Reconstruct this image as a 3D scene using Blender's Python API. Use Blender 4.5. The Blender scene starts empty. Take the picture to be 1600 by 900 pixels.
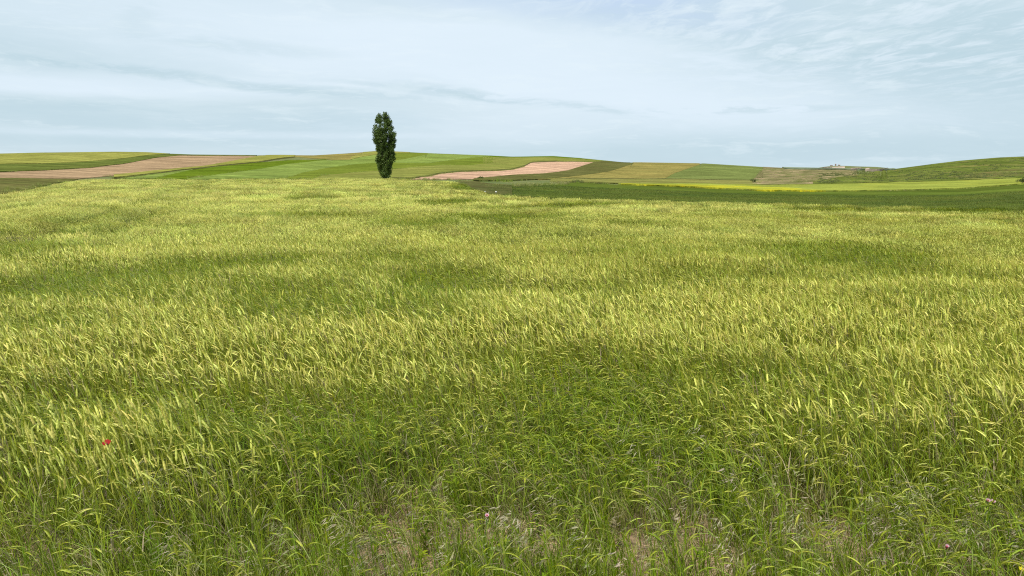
import bpy, math, random
import numpy as np

# ------------------------------------------------------------------ camera, world, sun, exposure
S = bpy.context.scene
PW, PH, F = 1600.0, 900.0, 1244.4          # photograph's frame, focal length in its pixels (28 mm)
HORIZON = 265.0                            # image row of the true horizon
PITCH = math.atan((450 - HORIZON) / F)
CZ = 2.35                                  # eye height above the field's soil

cam_d = bpy.data.cameras.new('camera')
cam_d.sensor_width = 36.0
cam_d.lens = F / PW * 36.0
cam_d.clip_start = 0.05
cam_d.clip_end = 30000
cam = bpy.data.objects.new('camera', cam_d)
cam.location = (0, 0, CZ)
cam.rotation_euler = (math.pi / 2 - PITCH, 0, 0)
S.collection.objects.link(cam)
S.camera = cam

SUN_EL, SUN_AZ = math.radians(60), math.radians(212)      # azimuth clockwise from +Y: sun stands left of and behind the camera
sun_d = bpy.data.lights.new('sun', 'SUN')
sun_d.energy = 3.8
sun_d.angle = math.radians(1.5)
sun_d.color = (1.0, 0.95, 0.86)
sun = bpy.data.objects.new('sun', sun_d)
sun.rotation_euler = (math.pi / 2 - SUN_EL, 0, -SUN_AZ + math.pi)
S.collection.objects.link(sun)

S.view_settings.view_transform = 'Standard'
S.view_settings.look = 'None'
S.view_settings.exposure = 0.0
S.view_settings.gamma = 1.0
S.view_settings.use_curve_mapping = False
S.cycles.max_bounces = 4
S.cycles.diffuse_bounces = 2
S.cycles.glossy_bounces = 2
S.cycles.transmission_bounces = 3
S.cycles.transparent_max_bounces = 4
S.cycles.use_denoising = False
S.cycles.pixel_filter_type = 'BLACKMAN_HARRIS'
S.cycles.filter_width = 1.15


class X:
    """a node socket with arithmetic"""
    nt = None

    def __init__(s, sock): s.s = sock

    @staticmethod
    def put(inp, v):
        if isinstance(v, X): X.nt.links.new(v.s, inp)
        else: inp.default_value = v

    @staticmethod
    def m(op, *a, clamp=False):
        n = X.nt.nodes.new('ShaderNodeMath'); n.operation = op; n.use_clamp = clamp
        for i, v in enumerate(a): X.put(n.inputs[i], v)
        return X(n.outputs[0])

    def __add__(s, o): return X.m('ADD', s, o)
    __radd__ = __add__
    def __sub__(s, o): return X.m('SUBTRACT', s, o)
    def __rsub__(s, o): return X.m('SUBTRACT', o, s)
    def __mul__(s, o): return X.m('MULTIPLY', s, o)
    __rmul__ = __mul__
    def __truediv__(s, o): return X.m('DIVIDE', s, o)
    def clamp(s): return X.m('MULTIPLY', s, 1.0, clamp=True)


def xyz(a, b, c):
    n = X.nt.nodes.new('ShaderNodeCombineXYZ')
    for i, v in enumerate((a, b, c)): X.put(n.inputs[i], v)
    return X(n.outputs[0])


def noise(vec, scale, detail=4.0, rough=0.55, dist=0.0):
    n = X.nt.nodes.new('ShaderNodeTexNoise')
    X.put(n.inputs['Vector'], vec)
    n.inputs['Scale'].default_value = scale
    n.inputs['Detail'].default_value = detail
    n.inputs['Roughness'].default_value = rough
    n.inputs['Distortion'].default_value = dist
    return X(n.outputs['Fac'])


def ramp(v, lo, hi, a=0.0, b=1.0):
    n = X.nt.nodes.new('ShaderNodeMapRange'); n.interpolation_type = 'SMOOTHSTEP'
    X.put(n.inputs['Value'], v)
    n.inputs['From Min'].default_value = lo; n.inputs['From Max'].default_value = hi
    n.inputs['To Min'].default_value = a; n.inputs['To Max'].default_value = b
    return X(n.outputs['Result'])


def mix(f, a, b):
    n = X.nt.nodes.new('ShaderNodeMix'); n.data_type = 'RGBA'
    X.put(n.inputs['Factor'], f)
    for k, v in ((6, a), (7, b)):
        X.put(n.inputs[k], v if isinstance(v, X) else (*v, 1.0))
    return X(n.outputs[2])


world = bpy.data.worlds.new('World')
S.world = world
world.use_nodes = True
X.nt = nt = world.node_tree
nt.nodes.clear()
sky = nt.nodes.new('ShaderNodeTexSky')
sky.sky_type = 'NISHITA'
sky.sun_disc = False
sky.sun_elevation = SUN_EL
sky.sun_rotation = SUN_AZ
sky.dust_density = 2.0
sc_ = nt.nodes.new('ShaderNodeVectorMath'); sc_.operation = 'SCALE'
nt.links.new(sky.outputs[0], sc_.inputs[0]); sc_.inputs['Scale'].default_value = 0.10
clear = X(sc_.outputs[0])
tc = nt.nodes.new('ShaderNodeTexCoord')
sp = nt.nodes.new('ShaderNodeSeparateXYZ'); nt.links.new(tc.outputs['Generated'], sp.inputs[0])
dx, dy, dz = (X(sp.outputs[i]) for i in range(3))
az = X.m('ARCTAN2', dx, dy)                      # compass direction
el = X.m('ARCSINE', dz)                          # height above the horizon
# high cloud layer seen in perspective: coordinates on the layer itself
hz = X.m('MAXIMUM', dz, 0.0) + 0.10
lx, ly = dx / hz, dy / hz
warp = noise(xyz(az * 2.2, el * 7.0, 3.1), 2.0, 4) - 0.5
e2 = el + warp * 0.035
a2 = az + warp * 0.10
streak = noise(xyz(a2 * 2.6 + e2 * 1.5, e2 * 26.0, 0.0), 1.6, 7, 0.62)          # long drawn-out bands
fine = noise(xyz(a2 * 9.0 + e2 * 9.0, e2 * 55.0, 5.0), 1.5, 6, 0.66)            # wisps
mack = noise(xyz(lx * 5.0 + ly * 1.2, ly * 2.6, 9.0), 1.6, 6, 0.62, 0.6)        # mackerel texture


def blob(px, py, rx, ry, slope=0.0, soft=1.0, calm=1.0):
    """a soft patch of the sky round one direction; slope = fall per unit of azimuth"""
    u0, v0 = math.atan((px - 800) / F), (HORIZON - py) / F
    du = (a2 - u0)
    dv = (el + warp * (0.035 * calm) - v0) + du * slope
    q = X.m('SQRT', du * du / (rx / F) ** 2 + dv * dv / (ry / F) ** 2)
    return ramp(q, 1.0 - 0.5 * soft, 1.0 + 0.5 * soft, 1.0, 0.0)


veil = (0.52 + streak * 0.22 + fine * 0.10)
white = (blob(640, 95, 700, 62, 0.10, 1.1) * 0.9 + blob(930, 120, 360, 55, 0.12, 0.5) * 0.45
         + blob(150, 150, 300, 15, 0.0, 1.4, .5) * 0.75 + blob(330, 215, 260, 5, 0.0, 1.4, .15) * 0.55 + blob(40, 152, 160, 10, 0, 1.2) * 0.35
         + blob(900, 205, 460, 24, 0.0, 1.6) * 0.6 + blob(760, 28, 300, 14, 0.16, 1.3) * 0.35)
white = X.m('MINIMUM', white, 1.0)
grey = ((blob(180, 127, 120, 5.5, 0.05, 1.0, .25) + blob(370, 141, 150, 7.5, 0.12, 1.0, .25) + blob(520, 151, 130, 7, 0.06, 1.0, .25) + blob(660, 149, 120, 5, 0.10, 1.0, .25) + blob(810, 162, 190, 6.5, 0.13, .9, .25)) * ramp(fine, 0.36, 0.56, .0, 1.0) * 0.8
        + blob(400, 92, 120, 10, 0.04, 1.2, .3) * 0.6
        + blob(170, 192, 420, 24, 0.02, 1.2) * ramp(streak, .3, .62, .75, .4) + blob(40, 222, 300, 10, 0.0, 1.4) * 0.4 + blob(500, 200, 140, 16, 0.0, 1.4) * 0.45
        + blob(1400, 128, 300, 46, 0.02, 1.2) * 0.62 + blob(1250, 60, 380, 80, .1, 1.2) * .35 + blob(1150, 178, 150, 5, 0.0, 1.2, .2) * ramp(fine, 0.42, 0.55) * 0.8
        + blob(1350, 225, 420, 40, 0.0, 1.6) * 0.55 + blob(1590, 80, 130, 120, 0.0, 1.6) * 0.5 + blob(700, 238, 500, 18, 0.0, 1.6) * 0.3
        + blob(20, 60, 260, 80, 0.0, 1.6) * 0.45 + blob(236, 62, 24, 26, -0.6, 1.6) * 0.35)
blue = (blob(790, -5, 330, 38, 0.14, 1.3) * 0.75 + blob(1010, 12, 170, 40, 0.10, 1.2) * 0.45) * ramp(streak, 0.25, 0.70, 0.55, 1.0)
tex = blob(1280, 50, 400, 90, 0.12, 1.2) * ramp(mack, 0.42, 0.68)
low = ramp(el, 0.0, 0.10, 1.0, 0.0)
col = mix(veil, clear, (0.72, 0.84, 0.90))
# below this point: densities of ice cloud over the veil
col = mix(0.75, col, (0.645, 0.795, 0.880))
col = mix(X.m('MULTIPLY', ramp(streak, 0.42, 0.70), 0.65), col, (0.75, 0.87, 0.935))
col = mix((grey * 0.95).clamp(), col, (0.525, 0.690, 0.775))
col = mix((white * (0.75 + 0.35 * fine)).clamp(), col, (0.765, 0.885, 0.985))
col = mix(blue.clamp(), col, (0.565, 0.705, 0.905))
col = mix((grey * 0.65 * ramp(fine, 0.3, 0.6)).clamp(), col, (0.55, 0.705, 0.785))
col = mix((tex * 0.8).clamp(), col, (0.735, 0.855, 0.945))
col = mix(X.m('MULTIPLY', ramp(fine, 0.50, 0.70), 0.42), col, (0.79, 0.905, 0.97))
bg = nt.nodes.new('ShaderNodeBackground')
nt.links.new(col.s, bg.inputs['Color'])
bg.inputs['Strength'].default_value = 1.0
out = nt.nodes.new('ShaderNodeOutputWorld')
nt.links.new(bg.outputs[0], out.inputs[0])
world.cycles.sampling_method = 'MANUAL'
world.cycles.sample_map_resolution = 512

# ------------------------------------------------------------------ small numeric helpers
rng = np.random.default_rng(11)


def vnoise(x, y, seed=0):
    """smooth value noise, about 0..1"""
    xi, yi = np.floor(x).astype(np.int64), np.floor(y).astype(np.int64)
    fx, fy = x - xi, y - yi
    fx, fy = fx * fx * (3 - 2 * fx), fy * fy * (3 - 2 * fy)

    def h(a, b):
        n = (a * 374761393 + b * 668265263 + seed * 974711 + 1013) & 0x7fffffff
        n = ((n ^ (n >> 13)) * 1274126177) & 0x7fffffff
        return ((n ^ (n >> 16)) & 0xffff) / 65535.0
    return (h(xi, yi) * (1 - fx) + h(xi + 1, yi) * fx) * (1 - fy) + (h(xi, yi + 1) * (1 - fx) + h(xi + 1, yi + 1) * fx) * fy


def fbm(x, y, seed=0, n=3):
    t, a, w = 0, 0.5, 0
    for k in range(n):
        t = t + a * vnoise(x * 2 ** k, y * 2 ** k, seed + k * 7); w += a; a *= 0.5
    return t / w


def pchip(xk, yk, x):
    xk, yk = np.asarray(xk, float), np.asarray(yk, float)
    h = np.diff(xk); d = np.diff(yk) / h
    m = np.zeros(len(xk)); m[0], m[-1] = d[0], d[-1]
    for i in range(1, len(xk) - 1):
        if d[i - 1] * d[i] > 0:
            w1, w2 = 2 * h[i] + h[i - 1], h[i] + 2 * h[i - 1]
            m[i] = (w1 + w2) / (w1 / d[i - 1] + w2 / d[i])
    x = np.clip(x, xk[0], xk[-1])
    i = np.clip(np.searchsorted(xk, x) - 1, 0, len(h) - 1)
    t = (x - xk[i]) / h[i]
    return ((1 + 2 * t) * (1 - t) ** 2 * yk[i] + t * (1 - t) ** 2 * h[i] * m[i] + t * t * (3 - 2 * t) * yk[i + 1] + t * t * (t - 1) * h[i] * m[i + 1])


def sstep(x, a, b):
    t = np.clip((x - a) / (b - a), 0, 1)
    return t * t * (3 - 2 * t)


def ray(px, py):
    """compass angle and slope of the sight line towards a point of the photograph"""
    px, py = np.asarray(px, float), np.asarray(py, float)
    xx, v = (px - 800) / F, (450 - py) / F
    yy = math.cos(PITCH) + v * math.sin(PITCH); zz = -math.sin(PITCH) + v * math.cos(PITCH)
    return np.arctan2(xx, yy), zz / np.hypot(xx, yy)


def project(x, y, z):
    c, s = math.cos(PITCH), math.sin(PITCH)
    f = y * c - (z - CZ) * s; u = y * s + (z - CZ) * c
    return 800 + F * x / f, 450 - F * u / f


# ------------------------------------------------------------------ the lie of the land
COLS = {   # image column: soil heights of the near field, then rows of the photograph that the slope reaches at that distance
    0:    ([(30, -.10), (60, -.30)], [(160, 281), (260, 268), (400, 257), (700, 241)]),
    90:   ([(30, 0.0), (95, -.13)], [(160, 281), (260, 268), (400, 256), (700, 239)]),
    200:  ([(60, .03), (130, .06)], [(155, 280), (250, 272), (400, 258), (520, 247), (700, 238)]),
    400:  ([(60, .03), (130, .06)], [(155, 280), (300, 267), (450, 254), (700, 243)]),
    600:  ([(60, .03), (130, .06)], [(155, 280), (300, 267), (500, 251), (750, 236.5)]),
    680:  ([(50, -.05), (115, -.05)], [(150, 281), (300, 268), (500, 253), (750, 240)]),
    740:  ([(40, -.15), (80, -.43)], [(140, 284), (250, 273), (450, 258), (750, 243)]),
    850:  ([(35, -.35), (70, -.85)], [(100, 302), (190, 285), (300, 273), (500, 257), (750, 244.5)]),
    1000: ([(34, -.42), (68, -1.05)], [(180, 292), (260, 286), (350, 278), (700, 254)]),
    1200: ([(33, -.48), (66, -1.23)], [(170, 301), (240, 292.5), (280, 288), (400, 279), (650, 263)]),
    1320: ([(33, -.50), (65, -1.30)], [(175, 301), (270, 288.5), (330, 282), (450, 272), (600, 265.5)]),
    1400: ([(32, -.53), (64, -1.38)], [(180, 300), (290, 287), (400, 277), (550, 264.5)]),
    1500: ([(32, -.55), (63, -1.42)], [(190, 297), (300, 284), (420, 268), (560, 252)]),
    1600: ([(31, -.56), (62, -1.46)], [(200, 290), (310, 280), (450, 260), (600, 245.5)]),
    1900: ([(31, -.56), (62, -1.46)], [(200, 284), (310, 272), (450, 252), (600, 238)]),
}
RIDGE = [(-400, 246), (0, 241), (60, 239.5), (180, 238), (230, 238.7), (260, 240.5), (300, 242), (400, 243), (440, 242.6), (490, 243), (540, 240), (590, 236.4), (620, 237.2),
         (680, 240), (760, 243), (800, 245), (865, 244), (905, 247), (940, 250.5), (975, 254), (1000, 254), (1100, 255.6), (1190, 261), (1230, 263), (1320, 264.6), (1380, 266),
         (1400, 264.5), (1450, 258), (1500, 252), (1560, 247), (1600, 245.4), (1900, 238), (2300, 240)]
RT = np.concatenate([[0.0], np.geomspace(0.6, 14000, 420)])
AZ = np.concatenate([np.linspace(-math.pi, -0.80, 24, endpoint=False), np.linspace(-0.80, 0.80, 760), np.linspace(0.80, math.pi, 25)[1:]])


def build_heights():
    lr = np.log(RT + 1.0)
    caz, rows = [], []
    for px, (near, far) in COLS.items():
        k = [(0, .5), (1.6, .30), (2.7, .03), (4.5, 0), (11, 0.0)] + near
        a, _ = ray(px, 270)
        for r, y in far:
            k.append((r, CZ + r * float(ray(px, y)[1])))
        rr, zz = k[-1]
        k += [(rr + 90, zz + 0.3), (rr + 600, zz * 0.35 - 3), (2200, -4.0), (14000, -16.0)]
        caz.append(float(a)); rows.append(pchip(np.log(np.array([q[0] for q in k]) + 1.0), [q[1] for q in k], lr))
    flat = pchip(np.log(np.array([0, 1.6, 2.7, 4.5, 2000, 14000]) + 1), [.5, .3, .03, 0, -2, -16.0], lr)
    caz = [-math.pi] + caz + [math.pi]
    rows = np.array([flat] + rows + [flat])
    # smooth between the columns
    T = np.empty((len(AZ), len(RT)))
    for j in range(len(RT)):
        T[:, j] = pchip(caz, rows[:, j], AZ)
    # soft swells of the near field, rougher ground far off
    gx, gy = np.sin(AZ)[:, None] * RT[None], np.cos(AZ)[:, None] * RT[None]
    T += (fbm(gx / 7.0 + 50, gy / 7.0 + 50, 3) - .5) * 0.10 * sstep(RT, 2.5, 8)[None]
    T += (fbm(gx / 40.0 + 90, gy / 40.0 + 90, 5) - .5) * 0.5 * sstep(RT, 150, 300)[None]
    # the crest of the hills stands where the photograph shows it
    pa, ps = ray([p[0] for p in RIDGE], [p[1] for p in RIDGE])
    win = (RT > 330) & (RT < 1000)
    top = ((T[:, win] - CZ) / RT[None, win]).max(1)
    want = np.interp(AZ, pa, ps)
    fix = np.where((AZ > -0.78) & (AZ < 0.78), want - top, 0.0)
    T += fix[:, None] * RT[None] * sstep(RT, 220, 520)[None] * (1 - sstep(RT, 1100, 1900))[None]
    # the farthest hill, three kilometres off
    a0 = float(ray(1303, 262)[0])
    for da, wa, zt in ((0.0, 0.030, 19.0), (0.045, 0.030, 14.5), (-0.05, 0.02, 8.0)):
        T += np.exp(-((AZ - a0 - da) / wa) ** 2)[:, None] * zt * np.exp(-((RT - 3000) / 500.0) ** 2)[None]
    return T


HT = build_heights()
LRT = np.log(RT + 1.0)


def height(azv, r):
    azv, r = np.broadcast_arrays(np.asarray(azv, float), np.asarray(r, float))
    i = np.clip(np.searchsorted(AZ, azv) - 1, 0, len(AZ) - 2)
    j = np.clip(np.searchsorted(RT, r) - 1, 0, len(RT) - 2)
    u = np.clip((azv - AZ[i]) / (AZ[i + 1] - AZ[i]), 0, 1); v = np.clip((r - RT[j]) / (RT[j + 1] - RT[j]), 0, 1)
    return (HT[i, j] * (1 - u) + HT[i + 1, j] * u) * (1 - v) + (HT[i, j + 1] * (1 - u) + HT[i + 1, j + 1] * u) * v


def hxy(x, y): return height(np.arctan2(x, y), np.hypot(x, y))


RS = np.geomspace(2.5, 6000, 2600)


def reach(px, py, h=0.0, rmax=6000):
    """where a sight line meets the land (h above it): compass angle and distance"""
    a, w = ray(px, py)
    s = (height(np.full(len(RS), float(a)), RS) + h - CZ) / RS
    ok = np.nonzero((s >= float(w)) & (RS < rmax))[0]
    if len(ok) == 0:
        k = np.argmax(np.where((RS > 300) & (RS < 1000), s, -9))
        return float(a), float(RS[k] + 25)
    i = ok[0]
    if i == 0: return float(a), float(RS[0])
    t = (w - s[i - 1]) / (s[i] - s[i - 1] + 1e-12)
    return float(a), float(RS[i - 1] + t * (RS[i] - RS[i - 1]))


def spot(px, py, h=0.0, rmax=6000):
    a, r = reach(px, py, h, rmax)
    return np.array([math.sin(a) * r, math.cos(a) * r, float(height(a, r))])


# ------------------------------------------------------------------ mesh and object helpers
def mesh_np(name, verts, faces, mats, midx=None, smooth=False):
    """faces: list of index tuples or (n,k) array"""
    me = bpy.data.meshes.new(name)
    me.from_pydata(np.asarray(verts, float).tolist(), [], [tuple(int(i) for i in f) for f in faces])
    for m in mats: me.materials.append(m)
    if midx is not None: me.polygons.foreach_set('material_index', np.asarray(midx, np.int32))
    if smooth: me.polygons.foreach_set('use_smooth', np.ones(len(me.polygons), bool))
    me.update()
    return me


def link(name, data, parent=None, **props):
    o = bpy.data.objects.new(name, data)
    S.collection.objects.link(o)
    if parent is not None: o.parent = parent
    for k, v in props.items(): o[k] = v
    return o


class MB:
    """collects ribbons and tubes"""
    def __init__(s): s.v, s.f, s.m = [], [], []

    def add(s, verts, faces, m=0):
        o = len(s.v); s.v.extend([tuple(map(float, p)) for p in verts])
        for f in faces: s.f.append(tuple(i + o for i in f)); s.m.append(m)

    def tube(s, P, R, k=3, m=0, flat=1.0, side=None, cap=True):
        P = np.asarray(P, float); n = len(P)
        T = np.gradient(P, axis=0); T /= np.linalg.norm(T, axis=1)[:, None] + 1e-12
        sd = np.array((0, 1.0, 0)) if side is None else np.asarray(side, float)
        V = []
        for i in range(n):
            b = sd - T[i] * sd.dot(T[i]); b /= np.linalg.norm(b) + 1e-9
            c = np.cross(T[i], b)
            for q in range(k):
                a = 2 * math.pi * q / k
                V.append(P[i] + R[i] * (math.cos(a) * b + math.sin(a) * c * flat))
        Fc = [(i * k + q, i * k + (q + 1) % k, (i + 1) * k + (q + 1) % k, (i + 1) * k + q) for i in range(n - 1) for q in range(k)]
        if cap: Fc.append(tuple((n - 1) * k + q for q in range(k)))
        s.add(V, Fc, m)

    def ribbon(s, P, Wd, side, m=0):
        P = np.asarray(P, float); n = len(P); sd = np.asarray(side, float)
        V = []
        for i in range(n):
            V += [P[i] - sd * Wd[i] * .5, P[i] + sd * Wd[i] * .5]
        if Wd[-1] < 1e-6:
            V = V[:-1]
            Fc = [(2 * i, 2 * i + 1, 2 * i + 3, 2 * i + 2) for i in range(n - 2)] + [(2 * n - 4, 2 * n - 3, 2 * n - 2)]
        else:
            Fc = [(2 * i, 2 * i + 1, 2 * i + 3, 2 * i + 2) for i in range(n - 1)]
        s.add(V, Fc, m)

    def mesh(s, name, mats, smooth=False): return mesh_np(name, s.v, s.f, mats, s.m, smooth)


# ------------------------------------------------------------------ materials
def mat(name):
    m = bpy.data.materials.new(name); m.use_nodes = True
    X.nt = m.node_tree
    return m, m.node_tree.nodes['Principled BSDF']


def pos():
    n = X.nt.nodes.new('ShaderNodeNewGeometry')
    return X(n.outputs['Position'])


def axes(p):
    n = X.nt.nodes.new('ShaderNodeSeparateXYZ'); X.put(n.inputs[0], p)
    return [X(n.outputs[i]) for i in range(3)]


def bump(bsdf, h, strength=0.5, dist=0.1):
    n = X.nt.nodes.new('ShaderNodeBump'); n.inputs['Strength'].default_value = strength; n.inputs['Distance'].default_value = dist
    X.put(n.inputs['Height'], h); X.nt.links.new(n.outputs[0], bsdf.inputs['Normal'])


def attr(name, kind='INSTANCER'):
    n = X.nt.nodes.new('ShaderNodeAttribute'); n.attribute_type = kind; n.attribute_name = name
    return X(n.outputs['Fac'])


def rand():
    n = X.nt.nodes.new('ShaderNodeObjectInfo')
    return X(n.outputs['Random'])


def leafy(name, a, b, transl=0.25, rough=0.55, spec=0.25, var=0.35, dry=None):
    """plant matter: a ripe/pale to b green, by the plant's own tint; thin, lets some light through"""
    m, p = mat(name)
    nt = X.nt
    r = rand()
    c = mix(attr('tint'), a, b)
    if dry is not None: c = mix(ramp(r, 0.86, 0.93), c, dry)
    hs = nt.nodes.new('ShaderNodeHueSaturation')
    X.put(hs.inputs['Hue'], 0.5 + (X.m('FRACT', r * 17.3) - 0.5) * 0.045)
    X.put(hs.inputs['Value'], 1.0 + (X.m('FRACT', r * 7.7) - 0.5) * 2 * var)
    X.put(hs.inputs['Color'], c)
    nt.links.new(hs.outputs[0], p.inputs['Base Color'])
    p.inputs['Roughness'].default_value = rough
    p.inputs['Specular IOR Level'].default_value = spec
    if transl:
        t = nt.nodes.new('ShaderNodeBsdfTranslucent'); nt.links.new(hs.outputs[0], t.inputs[0])
        ms = nt.nodes.new('ShaderNodeMixShader'); ms.inputs[0].default_value = transl
        nt.links.new(p.outputs[0], ms.inputs[1]); nt.links.new(t.outputs[0], ms.inputs[2])
        nt.links.new(ms.outputs[0], nt.nodes['Material Output'].inputs[0])
    return m


M_EAR = leafy('barley_ear', (.82, .785, .195), (.265, .315, .011), 0.20, 0.5, 0.35, 0.28)
M_AWN = leafy('barley_awn', (.57, .575, .072), (.222, .275, .004), 0.32, 0.4, 0.4, 0.24)
M_STEM = leafy('barley_stem', (.32, .35, .050), (.22, .29, .035), 0.0, 0.5, 0.3, 0.35, (.40, .32, .18))
M_LEAF = leafy('barley_leaf', (.24, .290, .010), (.195, .278, .005), 0.38, 0.5, 0.3, 0.35, (.38, .31, .17))
M_GRASS = leafy('wild_grass_leaf', (.36, .32, .13), (.18, .275, .007), 0.25, 0.55, 0.25, 0.35)
M_BROME = leafy('brome_panicle', (.40, .345, .24), (.29, .33, .09), 0.25, 0.6, 0.2, 0.30)
M_STRAW = leafy('dry_straw', (.50, .38, .22), (.42, .30, .19), 0.0, 0.7, 0.2, 0.40)
M_PCROP = leafy('low_crop_leaf', (.165, .185, .028), (.090, .130, .018), 0.15, 0.6, 0.2, 0.30)


def field_mat(name, base, second, patch=14.0, rowdir=None, rowgap=1.2, rowamt=0.0, grain=0.8, third=None, t_at=(0.6, 0.8), t_scale=25.0, bumpd=0.15):
    m, p = mat(name)
    q = pos()
    x, y, z = axes(q)
    n1 = noise(q, 1.0 / patch, 5, 0.6)
    n2 = noise(q, 1.0 / grain, 4, 0.7)
    c = mix(ramp(n1, 0.30, 0.72), base, second)
    if third is not None: c = mix(ramp(noise(q, 1.0 / t_scale, 5, 0.65), *t_at), c, third)
    hs = X.nt.nodes.new('ShaderNodeHueSaturation'); X.put(hs.inputs['Color'], c)
    val = ramp(n2, 0.28, 0.72, 0.62, 1.35)
    ta = 0.9 if rowdir is None else rowdir
    al, ac = x * math.sin(ta) - y * math.cos(ta), x * math.cos(ta) + y * math.sin(ta)
    drawn = noise(xyz(al * 0.010, ac * 0.22, 1.7), 1.0, 5, 0.7)                     # growth drawn out along the drill rows
    val = val * ramp(drawn, 0.30, 0.70, 0.72, 1.26) * ramp(noise(q, 0.035, 5, 0.7), 0.3, 0.7, 0.78, 1.18)
    wheel = X.m('POWER', X.m('ABSOLUTE', X.m('SINE', (ac + drawn * 1.5) * (math.pi / 15.0))), 40.0)
    val = val * (1.0 - wheel * 0.20)
    if rowdir is not None:
        dxr, dyr = math.cos(rowdir), math.sin(rowdir)
        w = noise(q, 0.02, 2)
        ph = (x * dxr + y * dyr + w * 6.0) * (2 * math.pi / rowgap)
        val = val * (1.0 + X.m('SINE', ph) * rowamt)
    X.put(hs.inputs['Value'], val)
    X.nt.links.new(hs.outputs[0], p.inputs['Base Color'])
    p.inputs['Roughness'].default_value = 0.85
    p.inputs['Specular IOR Level'].default_value = 0.0
    bump(p, n2, 0.6, bumpd)
    return m


def ground_mat():
    m, p = mat('soil_and_verge')
    q = pos()
    x, y, z = axes(q)
    clod = noise(q, 9.0, 6, 0.7); big = noise(q, 1.1, 4, 0.6); far = noise(q, 0.06, 5, 0.6)
    soil = mix(ramp(clod, 0.3, 0.75), (.20, .135, .080), (.47, .33, .205))
    soil = mix(ramp(big, 0.45, 0.75) * 0.5, soil, (.17, .15, .075))
    rad = X.m('SQRT', x * x + y * y)
    turf = mix(ramp(far, 0.3, 0.7), (.095, .125, .030), (.17, .17, .055))
    turf = mix(ramp(noise(q, 0.5, 4, 0.7), 0.5, 0.8) * 0.6, turf, (.24, .20, .095))
    c = mix(ramp(rad, 9.0, 22.0), soil, turf)
    X.put(p.inputs['Base Color'], c)
    p.inputs['Roughness'].default_value = 0.92
    p.inputs['Specular IOR Level'].default_value = 0.1
    bump(p, clod, 0.9, 0.03)
    return m


# ------------------------------------------------------------------ the ground sheet
def build_ground():
    ai = np.arange(len(AZ))
    ji = np.concatenate([np.arange(0, len(RT), 2)])
    if ji[-1] != len(RT) - 1: ji = np.append(ji, len(RT) - 1)
    ji = ji[1:]
    A, R = AZ[ai], RT[ji]
    Z = HT[np.ix_(ai, ji)]
    Xv, Yv = np.sin(A)[:, None] * R[None], np.cos(A)[:, None] * R[None]
    n, k = len(A), len(R)
    V = np.stack([Xv, Yv, Z], -1).reshape(-1, 3)
    i, j = np.meshgrid(np.arange(n - 1), np.arange(k - 1), indexing='ij')
    q = (i * k + j).ravel()
    Fc = np.stack([q, q + 1, q + k + 1, q + k], 1)
    V = np.vstack([V, [[0, 0, HT[0, 0]]]])
    ctr = len(V) - 1
    tri = [((a + 1) * k, ctr, a * k) for a in range(n - 1)]
    me = mesh_np('ground', V, [tuple(f) for f in Fc.tolist()] + tri, [ground_mat()], None, True)
    link('ground', me, kind='structure', label='sandy brown soil and rough turf under the fields', category='ground')


build_ground()

# ------------------------------------------------------------------ the fields on the hills: each one a slab of crop or ploughed soil
EDGE = [(-300, 318), (-100, 312), (0, 305), (40, 300), (85, 290), (125, 281.5), (200, 280.3), (400, 280), (600, 280), (660, 282), (715, 285), (738, 295), (760, 302.5), (800, 306.5), (850, 309),
        (1000, 314), (1100, 316), (1200, 319), (1300, 321), (1400, 323.5), (1500, 325), (1600, 327), (1800, 331)]


BORDER = []


def curve(pts, x, wob=0.0, seed=0):
    xs, ys = [p[0] for p in pts], [p[1] for p in pts]
    y = np.interp(x, xs, ys)
    return y + wob * (fbm(x / 22.0 + seed * 3.7, x * 0 + seed, seed) - .5) * 2


def field(name, label, bot, top, m, crop=0.3, rows=14, step=4.0, wob=0.45, rmin=0.0):
    x0, x1 = max(bot[0][0], top[0][0]), min(bot[-1][0], top[-1][0])
    n = max(4, int((x1 - x0) / step) + 1)
    xs = np.linspace(x0, x1, n)
    sd = (abs(hash((x0, x1))) % 97)
    yb, yt = curve(bot, xs, wob, 3), curve(top, xs, wob, 3)
    V = np.zeros((n, rows + 2, 3))
    for i in range(n):
        ab, rb = reach(xs[i], max(yb[i], yt[i] + 0.02)); at_, rt = reach(xs[i], yt[i])
        rt = max(rt, rb + 0.3)
        t = np.linspace(0, 1, rows)
        a = ab + (at_ - ab) * t; r = rb + (rt - rb) * t
        z = height(a, r)
        V[i, 1:-1] = np.stack([np.sin(a) * r, np.cos(a) * r, z + crop], -1)
        for e, s in ((0, 1), (-1, -2)):
            V[i, e] = V[i, s]; V[i, e, 2] -= crop + 0.6
    BORDER.append((V[:, 1, :2].copy(), V[:, -2, :2].copy(), rows))
    k = rows + 2
    Fc = [(i * k + j, (i + 1) * k + j, (i + 1) * k + j + 1, i * k + j + 1) for i in range(n - 1) for j in range(k - 1)]
    VV = V.reshape(-1, 3).tolist()
    for i, flip in ((0, 1), (n - 1, 0)):          # closed ends
        loop = [i * k + j for j in range(k)]
        Fc.append(tuple(loop if flip else loop[::-1]))
    me = mesh_np(name, VV, Fc, [m], None, False)
    return link(name, me, kind='structure', label=label, category='field')


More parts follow.
